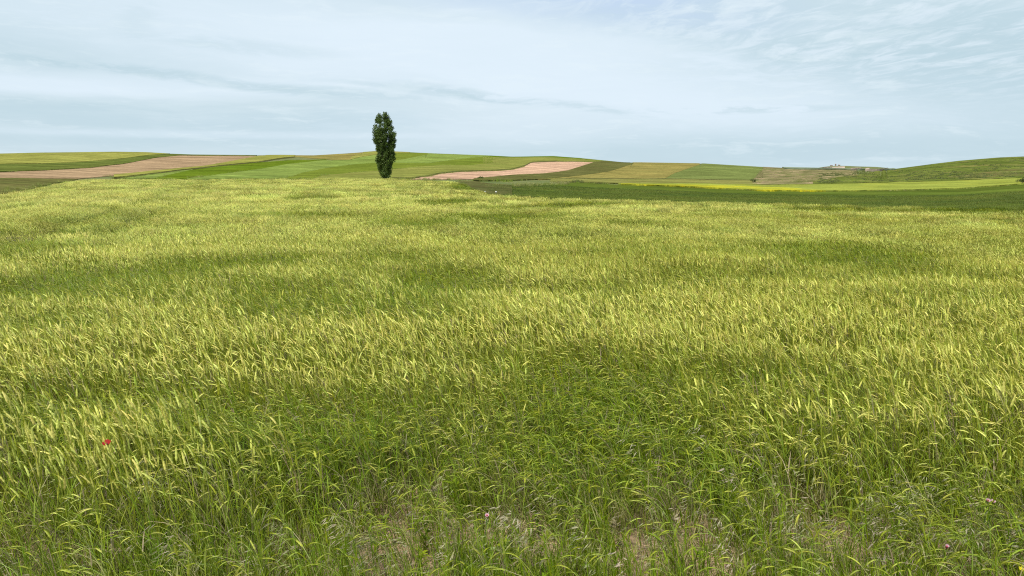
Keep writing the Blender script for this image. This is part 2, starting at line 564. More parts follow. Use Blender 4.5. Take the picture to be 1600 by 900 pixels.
FM = dict(
    yellowgreen=field_mat('ripening_barley', (.225, .225, .050), (.265, .25, .062), 30, grain=1.5, third=(.18, .205, .04)),
    darkgreen=field_mat('dark_green_crop', (.095, .120, .026), (.125, .140, .032), 20, grain=1.2),
    plough=field_mat('ploughed_soil', (.30, .200, .115), (.36, .245, .145), 26, 0.9, 2.6, 0.07, 1.0, third=(.27, .175, .095)),
    ploughlight=field_mat('pale_ploughed_soil', (.46, .285, .190), (.52, .33, .22), 22, 0.4, 2.4, 0.05, 1.0),
    brown=field_mat('brown_green_fallow', (.125, .115, .038), (.105, .110, .032), 18, grain=0.9, third=(.15, .115, .05)),
    lightgreen=field_mat('fresh_green_crop', (.170, .225, .050), (.20, .245, .055), 30, 0.6, 3.0, 0.04, 1.2),
    midgreen=field_mat('mid_green_crop', (.135, .175, .024), (.165, .19, .028), 30, grain=1.2, third=(.12, .16, .02)),
    olive=field_mat('olive_crop', (.185, .20, .045), (.225, .22, .055), 25, grain=1.2, third=(.28, .25, .07)),
    deepgreen=field_mat('deep_green_crop', (.095, .145, .012), (.12, .16, .014), 25, grain=1.2),
    ochre=field_mat('ochre_stubble_field', (.215, .190, .055), (.26, .205, .062), 14, grain=1.2, third=(.20, .20, .05), t_scale=18.0),
    dullgreen=field_mat('dull_green_crop', (.150, .180, .050), (.165, .19, .055), 20, 1.2, 3.0, 0.04, 1.2),
    rape=field_mat('flowering_yellow_crop', (.235, .270, .050), (.28, .30, .055), 7, grain=0.6, third=(.36, .34, .04), t_at=(.55, .70), t_scale=12.0),
    rapebright=field_mat('bright_yellow_flowers', (.36, .35, .035), (.27, .30, .045), 5, grain=0.5, third=(.52, .45, .025), t_at=(.45, .6), t_scale=6.0),
    lowcrop=field_mat('low_dark_green_crop', (.080, .115, .018), (.105, .130, .022), 9, grain=0.35, third=(.075, .130, .022), bumpd=0.06),
    rough=field_mat('rough_dry_slope', (.185, .160, .070), (.13, .145, .045), 9, 0.15, 11.0, 0.22, 1.5, third=(.33, .24, .14), t_at=(.48, .60), t_scale=7.0, bumpd=0.5),
    scrub=field_mat('scrubby_slope', (.135, .165, .030), (.085, .110, .024), 9, grain=2.2, third=(.20, .18, .055), t_at=(.48, .66), t_scale=14.0, bumpd=0.5),
    poppyslope=field_mat('reddish_weedy_slope', (.125, .145, .038), (.165, .14, .05), 8, grain=1.4, third=(.25, .13, .07), t_at=(.56, .74), t_scale=9.0, bumpd=0.5),
    margin=field_mat('grass_margin', (.19, .19, .05), (.23, .21, .065), 8, grain=0.7),
    darkmargin=field_mat('dark_grass_margin', (.085, .09, .03), (.12, .11, .04), 6, grain=0.6),
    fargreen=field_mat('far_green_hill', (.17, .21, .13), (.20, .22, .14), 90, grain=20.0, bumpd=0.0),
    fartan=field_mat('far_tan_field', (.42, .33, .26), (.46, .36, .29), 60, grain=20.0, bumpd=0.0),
)

p2bot = [(-300, 285), (0, 270), (60, 267.5), (140, 263), (190, 257), (220, 251.5), (250, 246), (280, 243.4), (400, 243.9)]
p1bot = [(-300, 264), (0, 257.5), (60, 257), (120, 255), (180, 250), (220, 245), (250, 242), (264, 240.8)]
p3bot = [(-300, 290), (0, 278.5), (60, 279.5), (125, 280), (180, 275), (250, 267), (320, 260), (360, 253), (400, 245), (402, 244)]
UP = lambda a, b: [(a, 200), (b, 200)]
field('barley_field', 'yellow green grain field along the crest at far left', p1bot, UP(-300, 264), FM['yellowgreen'], .5, 18)
field('green_field', 'dark green strip above the left pink brown ploughed field', p2bot, p1bot + [(300, 200), (400, 200)], FM['darkgreen'], .35, 16)
field('ploughed_field', 'pink brown ploughed field sweeping up the left hillside', p3bot, p2bot, FM['plough'], .12, 20)
field('fallow_field', 'dark brown green field at left edge below the ploughed strip', [(-300, 318), (-100, 311), (0, 304), (40, 298), (80, 288), (122, 281)], p3bot[:3] + [(122, 280)], FM['brown'], .10, 14)
ln = [(178, 280.5), (230, 273.6), (270, 268), (330, 261), (400, 253.7), (440, 247.5), (460, 245.6)]
field('stubble_field', 'thin yellow strip below the left ploughed field', ln, [(125, 280), (180, 275), (250, 267), (320, 260), (360, 253), (400, 245), (415, 243), (440, 200), (460, 200)], FM['yellowgreen'], .4, 10)
field('field_margin', 'dark hedge line under the thin yellow strip on the hill', [(p[0], p[1] + 1.0) for p in ln], ln, FM['darkmargin'], .22, 4)
field('green_field', 'small light green wedge left of the dark green strip', [(185, 280.6), (242, 280.6), (262, 274.3), (300, 266.3)], [(185, 280.3), (230, 274.6), (270, 269), (300, 265.3)], FM['lightgreen'], .18, 6)
dg_bot = [(240, 280.8), (292, 280.6), (400, 265.5), (450, 257), (510, 250.3)]
dg_top = [(240, 280.5), (262, 274.3), (300, 266), (330, 262), (400, 254.7), (450, 251), (510, 249.6)]
field('green_field', 'long dark green strip rising left of the poplar', dg_bot, dg_top, FM['deepgreen'], .18, 10)
lg_bot = [(292, 280.7), (445, 280.5), (475, 270), (525, 260.5), (560, 256.3), (600, 254.6), (670, 255.4)]
lg_top = [(292, 280.4), (400, 265.5), (450, 257), (500, 251), (545, 251), (600, 251), (640, 253.5), (670, 254.9)]
field('green_field', 'broad light green field in the middle of the hillside left of the poplar', lg_bot, lg_top, FM['lightgreen'], .18, 16)
m_bot = [(445, 280.7), (490, 280.5), (505, 275), (550, 270.3), (590, 267.7), (640, 262), (690, 258.2), (735, 258.5), (770, 255)]
m_top = [(445, 280.4), (475, 270), (525, 260.5), (560, 256.3), (600, 254.6), (670, 255.4), (725, 248), (755, 245.5), (770, 245)]
field('green_field', 'mid green field behind the middle of the poplar', m_bot, m_top, FM['midgreen'], .18, 14)
y_bot = [(490, 280.8), (640, 280.6), (665, 277), (690, 272), (720, 269), (770, 268), (800, 266), (820, 261)]
y_top = [(490, 280.4), (505, 275), (550, 270.3), (590, 267.7), (640, 262), (690, 258.2), (735, 258.5), (770, 255), (820, 250)]
field('barley_field', 'olive yellow field around the foot of the poplar', y_bot, y_top, FM['olive'], .18, 16)
field('fallow_field', 'pale brown patch on the crest left of the poplar', [(402, 244.4), (420, 243.4), (470, 246), (520, 250.2), (548, 249.8), (565, 243), (575, 239)], UP(402, 575), FM['ochre'], .15, 10)
field('green_field', 'small green triangle on the crest behind the poplar', [(520, 250.8), (600, 250.8)], [(520, 250.4), (548, 249.8), (565, 245.5), (600, 240.5)], FM['lightgreen'], .18, 8)
field('barley_field', 'yellow strip on top of the hill beside the poplar', [(548, 249.8), (565, 245.5), (600, 240.5), (640, 239.2)], [(548, 246), (565, 240), (575, 200), (640, 200)], FM['yellowgreen'], .4, 6)
field('green_field', 'dark olive strip on the crest right of the poplar', [(600, 251), (618, 251.5), (640, 247), (668, 241.8)], [(600, 240.5), (618, 239), (640, 200), (668, 200)], FM['midgreen'], .18, 10)
field('green_field', 'light green field on the crest right of the poplar', [(612, 252.5), (640, 253.5), (670, 255), (725, 248), (755, 245.3), (765, 244.6)], [(612, 252), (640, 247), (665, 242), (680, 200), (765, 200)], FM['lightgreen'], .18, 12)
field('barley_field', 'yellow green field above the right pink ploughed strip', [(755, 255.8), (770, 255), (820, 259), (832, 254.2), (870, 252.3), (925, 252.8), (950, 252)], [(755, 246), (770, 245.5), (800, 246.5), (865, 246), (905, 248.5), (935, 200), (950, 200)], FM['olive'], .18, 12)
field('green_field', 'thin dark green rim along the crest right of centre', [(755, 245.8), (800, 246.5), (865, 246), (905, 248.8), (950, 252.8), (985, 255.2)], UP(755, 985), FM['deepgreen'], .18, 6)
t_bot = [(640, 280.9), (745, 280.6), (760, 279), (800, 274.5), (850, 272.3), (890, 266.5), (926, 254.2)]
t_top = [(640, 280.4), (665, 277), (690, 271.6), (720, 268.6), (770, 267.6), (800, 265.4), (820, 260), (830, 254.7), (870, 252.8), (926, 253.4)]
field('ploughed_field', 'pale pink ploughed field right of the poplar', t_bot, t_top, FM['ploughlight'], .1, 14)
field('field_margin', 'dark weedy bank along the upper edge of the right ploughed field', [(612, 279.8)] + t_top[:-1], [(612, 279)] + [(x, y - 1.3) for x, y in t_top[:-1]], FM['darkmargin'], .25, 4)
b_bot = [(740, 284), (800, 283), (850, 281), (900, 276), (950, 269), (970, 263), (990, 256)]
b_top = [(740, 281), (760, 279), (800, 274.5), (850, 272.3), (890, 266.5), (926, 254.2), (940, 252), (960, 253), (990, 255)]
field('fallow_field', 'dark olive brown field right of the pale pink ploughed field', b_bot, b_top, FM['brown'], .3, 14)
o_bot = [(840, 282), (900, 279), (1000, 280), (1040, 279.5), (1052, 272), (1094, 257.3)]
o_top = [(840, 281.4), (900, 276), (950, 269), (970, 263), (985, 256), (1000, 200), (1094, 200)]
field('stubble_field', 'ochre brown field right of centre below the crest', o_bot, o_top, FM['ochre'], .25, 14)
field('green_field', 'dull green field between the ochre field and the rough slope', [(1040, 280), (1176, 282), (1195, 262.5)], [(1040, 279.5), (1052, 272), (1094, 257), (1110, 200), (1195, 200)], FM['dullgreen'], .18, 14)
field('field_margin', 'thin dark grass line under the ochre field', [(860, 281.6), (900, 280), (1000, 281), (1040, 280.6), (1190, 283)], [(860, 280.8), (900, 279), (1000, 280), (1040, 279.5), (1190, 282)], FM['darkmargin'], .25, 4)
field('field_margin', 'olive grass strip above the yellow flowering strip', [(860, 284.5), (970, 287.8), (1100, 287.6), (1200, 290), (1215, 290)], [(860, 282), (900, 280.4), (1000, 281.4), (1040, 281), (1190, 283.4), (1215, 284)], FM['margin'], .3, 6)
field('rough_slope_field', 'rough greyish brown eroded slope in the gap between hills', [(1176, 288), (1200, 289.6), (1300, 288), (1340, 287)], [(1176, 283), (1190, 264), (1200, 200), (1340, 200)], FM['rough'], .3, 16)
field('scrub_field', 'scrubby green slope of the hill at right edge', [(1270, 288.4), (1300, 288.2), (1400, 285.6), (1500, 282.6), (1600, 279), (1800, 270)], [(1270, 284), (1320, 277), (1360, 271), (1385, 264), (1395, 200), (1800, 200)], FM['scrub'], .4, 22)
field('weedy_field', 'reddish weedy band across the right hill above the yellow strip', [(1480, 279), (1520, 279), (1600, 276.5), (1800, 266)], [(1480, 278), (1520, 272), (1600, 264), (1800, 250)], FM['poppyslope'], .42, 8)
r_bot = [(966, 289.4), (1050, 292), (1200, 299.5), (1300, 300), (1400, 299), (1500, 296), (1600, 289), (1800, 279)]
r_top = [(966, 288.4), (1100, 288), (1200, 290.5), (1300, 289), (1400, 286.5), (1500, 283.5), (1600, 280), (1800, 271)]
field('yellow_flower_field', 'long yellow green flowering strip at right in front of the slopes', r_bot, r_top, FM['rape'], .35, 10)
field('yellow_flower_field', 'bright yellow flowering end of the long strip right of centre', [(970, 290.0), (1050, 292.2), (1200, 299.8), (1290, 300.6)], [(970, 289.2), (1100, 290.5), (1200, 294), (1290, 300.2)], FM['rapebright'], .42, 6, wob=.7)
d_bot = [(762, 304), (800, 308), (850, 311), (1000, 316.5), (1100, 318.5), (1200, 321.5), (1300, 324), (1400, 326), (1500, 328), (1600, 330), (1800, 335)]
d_top = [(762, 292), (800, 290), (830, 288.4), (905, 286), (966, 289.4), (1050, 292), (1200, 299.5), (1300, 300), (1400, 299), (1500, 296), (1600, 289), (1800, 279)]
field('low_crop_field', 'dark green low crop field behind the barley at right', d_bot, d_top, FM['lowcrop'], .10, 26)
field('weedy_field', 'grey green weedy corner behind the barley right of the poplar', [(716, 287.2), (738, 297), (764, 304.6), (800, 308)], [(716, 283.5), (740, 284), (764, 288), (800, 290.2)], FM['darkmargin'], .15, 10)
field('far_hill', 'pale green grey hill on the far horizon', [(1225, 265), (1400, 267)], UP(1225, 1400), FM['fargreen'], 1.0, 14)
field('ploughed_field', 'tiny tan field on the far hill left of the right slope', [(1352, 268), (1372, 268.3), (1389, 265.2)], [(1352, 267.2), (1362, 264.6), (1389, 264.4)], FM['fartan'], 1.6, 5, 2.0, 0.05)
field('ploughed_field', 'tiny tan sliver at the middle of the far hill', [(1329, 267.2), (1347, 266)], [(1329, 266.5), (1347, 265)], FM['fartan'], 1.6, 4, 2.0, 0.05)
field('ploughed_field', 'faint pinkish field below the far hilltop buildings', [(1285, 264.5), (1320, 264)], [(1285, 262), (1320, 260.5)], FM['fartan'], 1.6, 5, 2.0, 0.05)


# ------------------------------------------------------------------ plants: prototypes for the crop
PROTO = {}


def proto_collection(name): return bpy.data.collections.new(name)


def bent(L, th0, th1, n, power=3.0, start=(0, 0, 0)):
    """points of a stalk bending towards +x"""
    s = np.linspace(0, 1, n); th = th0 + (th1 - th0) * s ** power
    d = np.stack([np.sin(th), np.zeros(n), np.cos(th)], 1) * (L / (n - 1))
    P = np.zeros((n, 3)); P[0] = start
    for i in range(1, n): P[i] = P[i - 1] + (d[i - 1] + d[i]) * .5
    return P, th


def rotz(P, a):
    c, s = math.cos(a), math.sin(a)
    P = np.asarray(P, float)
    return np.stack([P[:, 0] * c - P[:, 1] * s, P[:, 0] * s + P[:, 1] * c, P[:, 2]], 1)


def blade(mb, rd, base, L, w, out_ang, droop, phi, m, n=5):
    s = np.linspace(0, 1, n)
    th = out_ang + droop * s ** 1.6
    d = np.stack([np.sin(th), np.zeros(n), np.cos(th)], 1) * (L / (n - 1))
    P = np.zeros((n, 3))
    for i in range(1, n): P[i] = P[i - 1] + (d[i - 1] + d[i]) * .5
    P = rotz(P, phi) + np.asarray(base)
    W = w * np.array([.7, 1, .9, .6, 0.0]) if n == 5 else w * np.linspace(1, 0, n)
    tw = rd.uniform(-.5, .5)
    side = np.array([-math.sin(phi), math.cos(phi), tw]); side /= np.linalg.norm(side)
    mb.ribbon(P, W, side, m)


def barley_parts(seed, H, lean, bend, droop, ear=True, leaves=3, stiff=False, awns=11, lod=0, earw=1.0, awnsp=0.10):
    """returns dict part -> MB (stem, ear, awns, leaf list)"""
    rd = random.Random(seed)
    stem, earm, awnm, leaf = MB(), MB(), MB(), []
    n = 8 if lod == 0 else 5
    P, th = bent(H, lean * .3, lean + bend, n, 2.6)
    stem.tube(P, np.linspace(.0024, .0013, n), 3, 0, cap=False)
    if ear:
        L = rd.uniform(.066, .088)
        m_ = 7 if lod == 0 else 4
        Q, th2 = bent(L, th[-1], th[-1] + droop, m_, 1.0, P[-1])
        prof = np.interp(np.linspace(0, 1, m_), [0, .15, .5, .85, 1], [.45, .95, 1, .75, .25]) * .0068 * earw
        if lod == 0: prof = prof * np.array([1, 1.12, .92, 1.1, .9, 1.05, 1])
        earm.tube(Q, prof, 5 if lod == 0 else 4, 0, 0.62)
        for k in range(awns):
            t = (k + .5) / awns
            b = Q[0] + (Q[-1] - Q[0]) * 0
            i = min(m_ - 1, int(t * (m_ - 1)))
            b = Q[i]
            a0 = th2[i] + rd.uniform(-awnsp, awnsp * 1.2)
            la = rd.uniform(.065, .105) * (1 - .25 * t)
            A, _ = bent(la, a0, a0 + droop * .6 + rd.uniform(-.05, .15), 3, 1.0)
            A[:, 1] += np.linspace(0, 1, 3) * la * rd.uniform(-awnsp, awnsp) * 1.3
            w = .0016 if lod == 0 else .0024
            side = (0, 1, 0) if k % 2 else (math.cos(a0), 0, -math.sin(a0))
            awnm.ribbon(A + b, [w, w * .8, 0], side, 0)
    for k in range(leaves):
        mb = MB()
        t = (0.28, 0.55, 0.78, 0.42, .15)[k % 5] + rd.uniform(-.08, .08)
        i = min(n - 1, int(t * (n - 1)))
        blade(mb, rd, P[i], rd.uniform(.15, .26) * (1 if k else 1.2), rd.uniform(.0055, .0088), *((rd.uniform(.06, .28), rd.uniform(.05, .7)) if stiff else (rd.uniform(.15, .55), rd.uniform(.3, 1.4))),
              rd.choice([rd.uniform(-1, 1), rd.uniform(0, 6.28)]), 0, 5 if lod == 0 else 4)
        leaf.append(mb)
    return dict(stem=stem, ear=earm, awns=awnm, leaf=leaf)


def join(parts):
    mb = MB()
    for key, m in (('stem', 0), ('ear', 1), ('awns', 2)):
        p = parts[key]; mb.add(p.v, p.f, m)
    for p in parts['leaf']: mb.add(p.v, p.f, 3)
    return mb


BM = [M_STEM, M_EAR, M_AWN, M_LEAF]
col_near = proto_collection('barley_stalks')
NEAR_SPEC = []
rr = random.Random(5)
for k in range(8):      # 0-7 pale ears, upright to nodding
    NEAR_SPEC.append(dict(seed=k, H=rr.uniform(.60, .72), lean=rr.uniform(.0, .22), bend=[.0, .1, .2, .4, .1, .6, .05, .8][k], droop=[.1, .25, .4, .5, .3, .6, -.1, .5][k], earw=1.12))
for k in range(6):      # 8-13 green ears bent over by the wind
    NEAR_SPEC.append(dict(seed=20 + k, H=rr.uniform(.60, .70), lean=rr.uniform(.3, .6), bend=rr.uniform(.6, 1.1), droop=rr.uniform(.4, .9), earw=.72, awnsp=.16, awns=14))
for k in range(4):      # 14-17 stalks without an ear
    NEAR_SPEC.append(dict(seed=40 + k, H=rr.uniform(.34, .58), lean=rr.uniform(0, .2), bend=rr.uniform(0, .2), droop=0, ear=False, leaves=4, stiff=True))
NEAR_PARTS = [barley_parts(**s) for s in NEAR_SPEC]
for s in NEAR_PARTS:
    o = bpy.data.objects.new('barley_stalk', join(s).mesh('barley_stalk', BM)); col_near.objects.link(o)

col_far = proto_collection('barley_clumps')


def clump(seed, size, n, green, wide, lod_leaf=1):
    rd = random.Random(seed); mb = MB()
    for k in range(n):
        g = rd.random() < green
        bendv = rd.uniform(.5, 1.1) if g else rd.choice([.05, .15, .3, .5, .8])
        p = barley_parts(rd.random(), rd.uniform(.56, .74), rd.uniform(.05, .35) + (.25 if g else 0), bendv, rd.uniform(.1, .8), awns=4, leaves=lod_leaf, lod=1, earw=wide * (.75 if g else 1))
        ang = rd.gauss(0, .55) if rd.random() < .85 else rd.uniform(0, 6.28)
        off = np.array([rd.uniform(-.5, .5) * size, rd.uniform(-.5, .5) * size, rd.uniform(-.05, .03)])
        j = join(p)
        mb.add(rotz(np.array(j.v), ang) + off, j.f, 0); mb.m[-len(j.f):] = j.m
    return mb


def clump_far(seed, size, n, green):
    """plants seen from tens of metres: stem as ribbon, ear with its awns as one slim body"""
    rd = random.Random(seed); mb = MB()
    for k in range(n):
        H = rd.uniform(.55, .74); g = rd.random() < green
        P, th = bent(H, .1, rd.uniform(.1, .6) + (.5 if g else 0), 4, 2.5)
        Q, _ = bent(rd.uniform(.12, .17), th[-1], th[-1] + rd.uniform(.1, .7), 4, 1.0, P[-1])
        ang = rd.gauss(0, .6)
        off = np.array([rd.uniform(-.5, .5) * size, rd.uniform(-.5, .5) * size, rd.uniform(-.06, .04)])
        t = MB()
        t.ribbon(P, [.005, .005, .004, .004], (0, 1, 0), 0)
        t.tube(Q, np.array([.5, 1, .8, .25]) * .0085 * (.7 if g else 1), 3, 1 if not g else 2, 0.7, cap=False)
        blade(t, rd, P[2], rd.uniform(.15, .25), .012, .4, 1.2, rd.uniform(0, 6.28), 3, 4)
        mb.add(rotz(np.array(t.v), ang) + off, t.f, 0); mb.m[-len(t.f):] = t.m
    return mb


for k in range(4): col_far.objects.link(bpy.data.objects.new('barley_clump', clump(100 + k, .55, 70, .10, 1.15).mesh('barley_clump', BM)))
for k in range(3): col_far.objects.link(bpy.data.objects.new('barley_clump', clump(120 + k, .55, 66, .75, 1.0).mesh('barley_clump', BM)))
for k in range(4): col_far.objects.link(bpy.data.objects.new('barley_clump', clump_far(140 + k, 1.1, 210, .15).mesh('barley_clump', BM)))
for k in range(2): col_far.objects.link(bpy.data.objects.new('barley_clump', clump_far(160 + k, 1.1, 200, .8).mesh('barley_clump', BM)))


def scatter(name, label, category, coll, P, idx, rot, scl, tint):
    """one crop or carpet of plants nobody could count: instances on points"""
    me = bpy.data.meshes.new(name)
    n = len(P)
    me.vertices.add(n); me.vertices.foreach_set('co', np.asarray(P, np.float32).ravel())
    a = me.attributes.new('pick', 'INT', 'POINT'); a.data.foreach_set('value', np.asarray(idx, np.int32))
    a = me.attributes.new('turn', 'FLOAT_VECTOR', 'POINT'); a.data.foreach_set('vector', np.asarray(rot, np.float32).ravel())
    a = me.attributes.new('size', 'FLOAT_VECTOR', 'POINT'); a.data.foreach_set('vector', np.asarray(scl, np.float32).ravel())
    a = me.attributes.new('tint', 'FLOAT', 'POINT'); a.data.foreach_set('value', np.asarray(tint, np.float32))
    me.update()
    o = link(name, me, kind='stuff', label=label, category=category)
    g = bpy.data.node_groups.new(name + '_scatter', 'GeometryNodeTree')
    g.interface.new_socket('Geometry', in_out='INPUT', socket_type='NodeSocketGeometry')
    g.interface.new_socket('Geometry', in_out='OUTPUT', socket_type='NodeSocketGeometry')
    N = g.nodes
    gi, go = N.new('NodeGroupInput'), N.new('NodeGroupOutput')
    ip = N.new('GeometryNodeInstanceOnPoints'); ci = N.new('GeometryNodeCollectionInfo')
    ci.inputs['Collection'].default_value = coll
    ci.inputs['Separate Children'].default_value = True; ci.inputs['Reset Children'].default_value = True
    ip.inputs['Pick Instance'].default_value = True

    def na(nm, ty):
        q = N.new('GeometryNodeInputNamedAttribute'); q.data_type = ty; q.inputs['Name'].default_value = nm
        return next(s for s in q.outputs if s.enabled)
    L = g.links.new
    L(gi.outputs[0], ip.inputs['Points']); L(ci.outputs[0], ip.inputs['Instance'])
    L(na('pick', 'INT'), ip.inputs['Instance Index']); L(na('size', 'FLOAT_VECTOR'), ip.inputs['Scale'])
    er = N.new('FunctionNodeEulerToRotation'); L(na('turn', 'FLOAT_VECTOR'), er.inputs[0]); L(er.outputs[0], ip.inputs['Rotation'])
    L(ip.outputs[0], go.inputs[0])
    md = o.modifiers.new('plants', 'NODES'); md.node_group = g
    return o


# ------------------------------------------------------------------ the barley field
ea, er_ = [], []
for x, y in EDGE:
    a, r = reach(x, y, .70, 400); ea.append(a); er_.append(r)
ea, er_ = np.array(ea), np.array(er_)


def edge_r(a): return np.interp(a, ea, er_) * (1 + 0.012 * (fbm(a * 60, a * 0 + 2, 8) - .5))


GREEN = [  # patches where the barley is greener and laid over by the wind (centre, half width, half height in the photograph, amount)
    (60, 457, 120, 17, 1.0), (200, 438, 130, 17, 1.0), (330, 421, 110, 13, .9), (450, 408, 60, 8, .8), (60, 390, 90, 9, .6), (60, 510, 90, 16, .6), (470, 470, 120, 30, .7), (300, 480, 60, 12, .4), (700, 446, 90, 20, .9), (640, 480, 110, 22, .6),
    (560, 430, 60, 12, .5), (120, 470, 150, 9, .8), (380, 448, 160, 8, .7), (820, 462, 160, 8, .6), (1120, 440, 170, 8, .55), (560, 500, 200, 8, .5), (160, 655, 200, 9, .8), (860, 575, 160, 10, .6), (1250, 640, 200, 10, .6), (1480, 690, 160, 12, .6), (720, 700, 180, 16, .8), (380, 690, 60, 10, .5), (1500, 470, 160, 7, .5), (240, 628, 240, 20, .95), (470, 645, 140, 26, .9), (620, 655, 120, 34, .9), (780, 640, 190, 30, .6), (940, 610, 110, 46, 1.0), (1010, 690, 190, 56, .9), (1340, 408, 130, 15, .8), (1420, 430, 90, 10, .6), (1270, 392, 100, 9, .6),
    (1150, 590, 220, 20, .7), (1040, 400, 150, 10, .5), (960, 460, 60, 10, .5), (650, 352, 60, 6, .9), (790, 341, 70, 5, .9), (905, 321, 50, 3, .8), (720, 318, 60, 3, .8), (840, 326, 90, 2.5, .7), (620, 408, 90, 10, .7), (740, 293, 35, 5, 1.0), (500, 340, 60, 5, .6), (480, 312, 40, 4, .6), (30, 400, 70, 10, .5), (1540, 330, 120, 4, .7), (1300, 330, 90, 4, .6), (1460, 610, 200, 12, .4), (1580, 560, 60, 12, .5)]


def near_lift(x, y): return (fbm(x / 1.6 + 5, y / 1.1 + 8, 51) - .5) * .42


def far_lift(x, y): return (fbm(x / 3.0 + 5, y / 2.0 + 8, 51) - .5) * .34 + (fbm(x / 12.0 + 5, y / 9.0 + 8, 52) - .5) * .16


def greenness(x, y, lift):
    z = hxy(x, y) + .58 * (1 + lift) + .02
    px, py = project(x, y, z)
    r = np.hypot(x, y)
    px = px + (fbm(x / 1.7 + 9, y / 1.7, 21) - .5) * 110 * np.clip(6 / r, .1, 1.2)
    py = py + (fbm(x / 1.1 + 3, y / 1.1, 22) - .5) * 26 * np.clip(7 / r, .1, 1.2)
    g = np.zeros_like(x)
    for cx, cy, sx, sy, am in GREEN:
        g = np.maximum(g, am * np.exp(-(((px - cx) / sx) ** 2 + ((py - cy) / sy) ** 2) ** 2 * .55))
    # swaths drawn out across the wind
    n = fbm(x / 4.5 + y / 9.0 + 40, y / 1.6 + 20, 31, 4)
    g = np.maximum(g, sstep(n, .58, .74) * .45)
    near = sstep(py, 640, 760)
    g = g * (1 - near) + np.maximum(g, .55 + .5 * fbm(x / .5, y / .5, 33)) * near
    return np.clip(g, 0, 1), px, py


def tram(x, y, w=.42):
    """wheel tracks running away to the left"""
    t = np.zeros_like(x)
    for x0 in (-9.8, -11.7, -29.0, -30.9):
        xl = x0 - (y - 18.7) * .335
        t = np.maximum(t, np.exp(-((x - xl) / w) ** 2))
    return t * sstep(y, 14, 22)


BARE = [(spot(cx, cy), sr) for cx, cy, sr in ((1015, 880, .34), (1290, 862, .42), (1330, 880, .26), (1100, 888, .30), (760, 850, .25), (600, 868, .35), (1455, 850, .28), (40, 885, .35), (860, 868, .25), (1560, 815, .25), (230, 770, .18))]


def bareness(x, y):
    b = np.zeros_like(x)
    for c, sr in BARE: b = np.maximum(b, np.exp(-((x - c[0]) ** 2 + (y - c[1]) ** 2) / sr ** 2))
    return b


VIEW = 0.665
# --- single plants, near
N0 = 160000
a = rng.uniform(-VIEW - .05, VIEW + .05, N0); r = np.sqrt(rng.uniform(2.55 ** 2, 21 ** 2, N0))
x, y = np.sin(a) * r, np.cos(a) * r
g, px, py = greenness(x, y, near_lift(x, y) - .20 * (1 - sstep(r, 4, 6.5)))
thin = fbm(x / .55 + 7, y / .55 + 3, 41, 3)
bare = bareness(x, y)
dens = 0.68 + 0.32 * sstep(r + (thin - .5) * 2.6, 3.8, 5.8)
dens *= 0.72 + .5 * (thin - .3)
dens *= (1 - .93 * bare) * (1 - .8 * tram(x, y))
keep = rng.random(N0) < dens
keep &= ~((r > 18) & (rng.random(N0) < (r - 18) / 3))
a, r, x, y, g, px, py = (v[keep] for v in (a, r, x, y, g, px, py))
n = len(x)
u = rng.random(n)
kind = np.where(u < (1 - g) * .93, rng.integers(0, 8, n), rng.integers(8, 14, n))
pale_left = np.exp(-(((px - 190) / 260) ** 2 + ((py - 735) / 62) ** 2))
earless = rng.random(n) < np.maximum(.03 + .12 * g, .78 * (1 - sstep(r, 3.8, 5.6))) * (1 - .8 * pale_left)
kind = np.where(rng.random(n) < pale_left * .9, np.array([0, 1, 4, 6, 2])[rng.integers(0, 5, n)], kind)
g = g * (1 - .85 * pale_left)
kind = np.where(earless, rng.integers(14, 18, n), kind)
lift = near_lift(x, y) + rng.normal(0, .05, n)
s = np.clip((1.0 + lift) * (0.80 + .20 * sstep(r, 4, 6.5)), .5, 1.3)
wind = (fbm(x / 3.5 + 70, y / 3.5, 61) - .5) * 1.6
rz = math.pi + wind + rng.normal(0, .50, n)
rz = np.where(rng.random(n) < .10, rng.uniform(-3.14, 3.14, n), rz)
gust = fbm(x / 1.8 + 30, y / 1.8 + 11, 71)
tilt = rng.normal(0, .07, n) + g * .20 * gust
rot = np.stack([rng.normal(0, .08, n), tilt, rz], 1)
P = np.stack([x, y, hxy(x, y) - .01], 1)
tint = np.clip(g * 1.15 + rng.normal(.03, .13, n), 0, 1)
scl = np.repeat(s[:, None], 3, 1)

# the 300 plants that show largest are plants of their own
pxh, pyh = project(P[:, 0], P[:, 1], P[:, 2] + .62 * s)
cand = np.nonzero((kind < 14) & (pxh > 5) & (pxh < 1595) & (pyh > 560) & (pyh < 870))[0]
cand = cand[np.argsort(r[cand] + rng.uniform(0, .5, len(cand)))][:300]
solo = np.zeros(n, bool); solo[cand] = True
SOLO_DATA = [(P[k].copy(), int(kind[k]), rot[k].copy(), float(scl[k, 0]), float(tint[k])) for k in cand]
scatter('barley_crop', 'green and pale yellow barley field filling the foreground, leaning with the wind', 'barley', col_near, P[~solo], kind[~solo], rot[~solo], scl[~solo], tint[~solo])

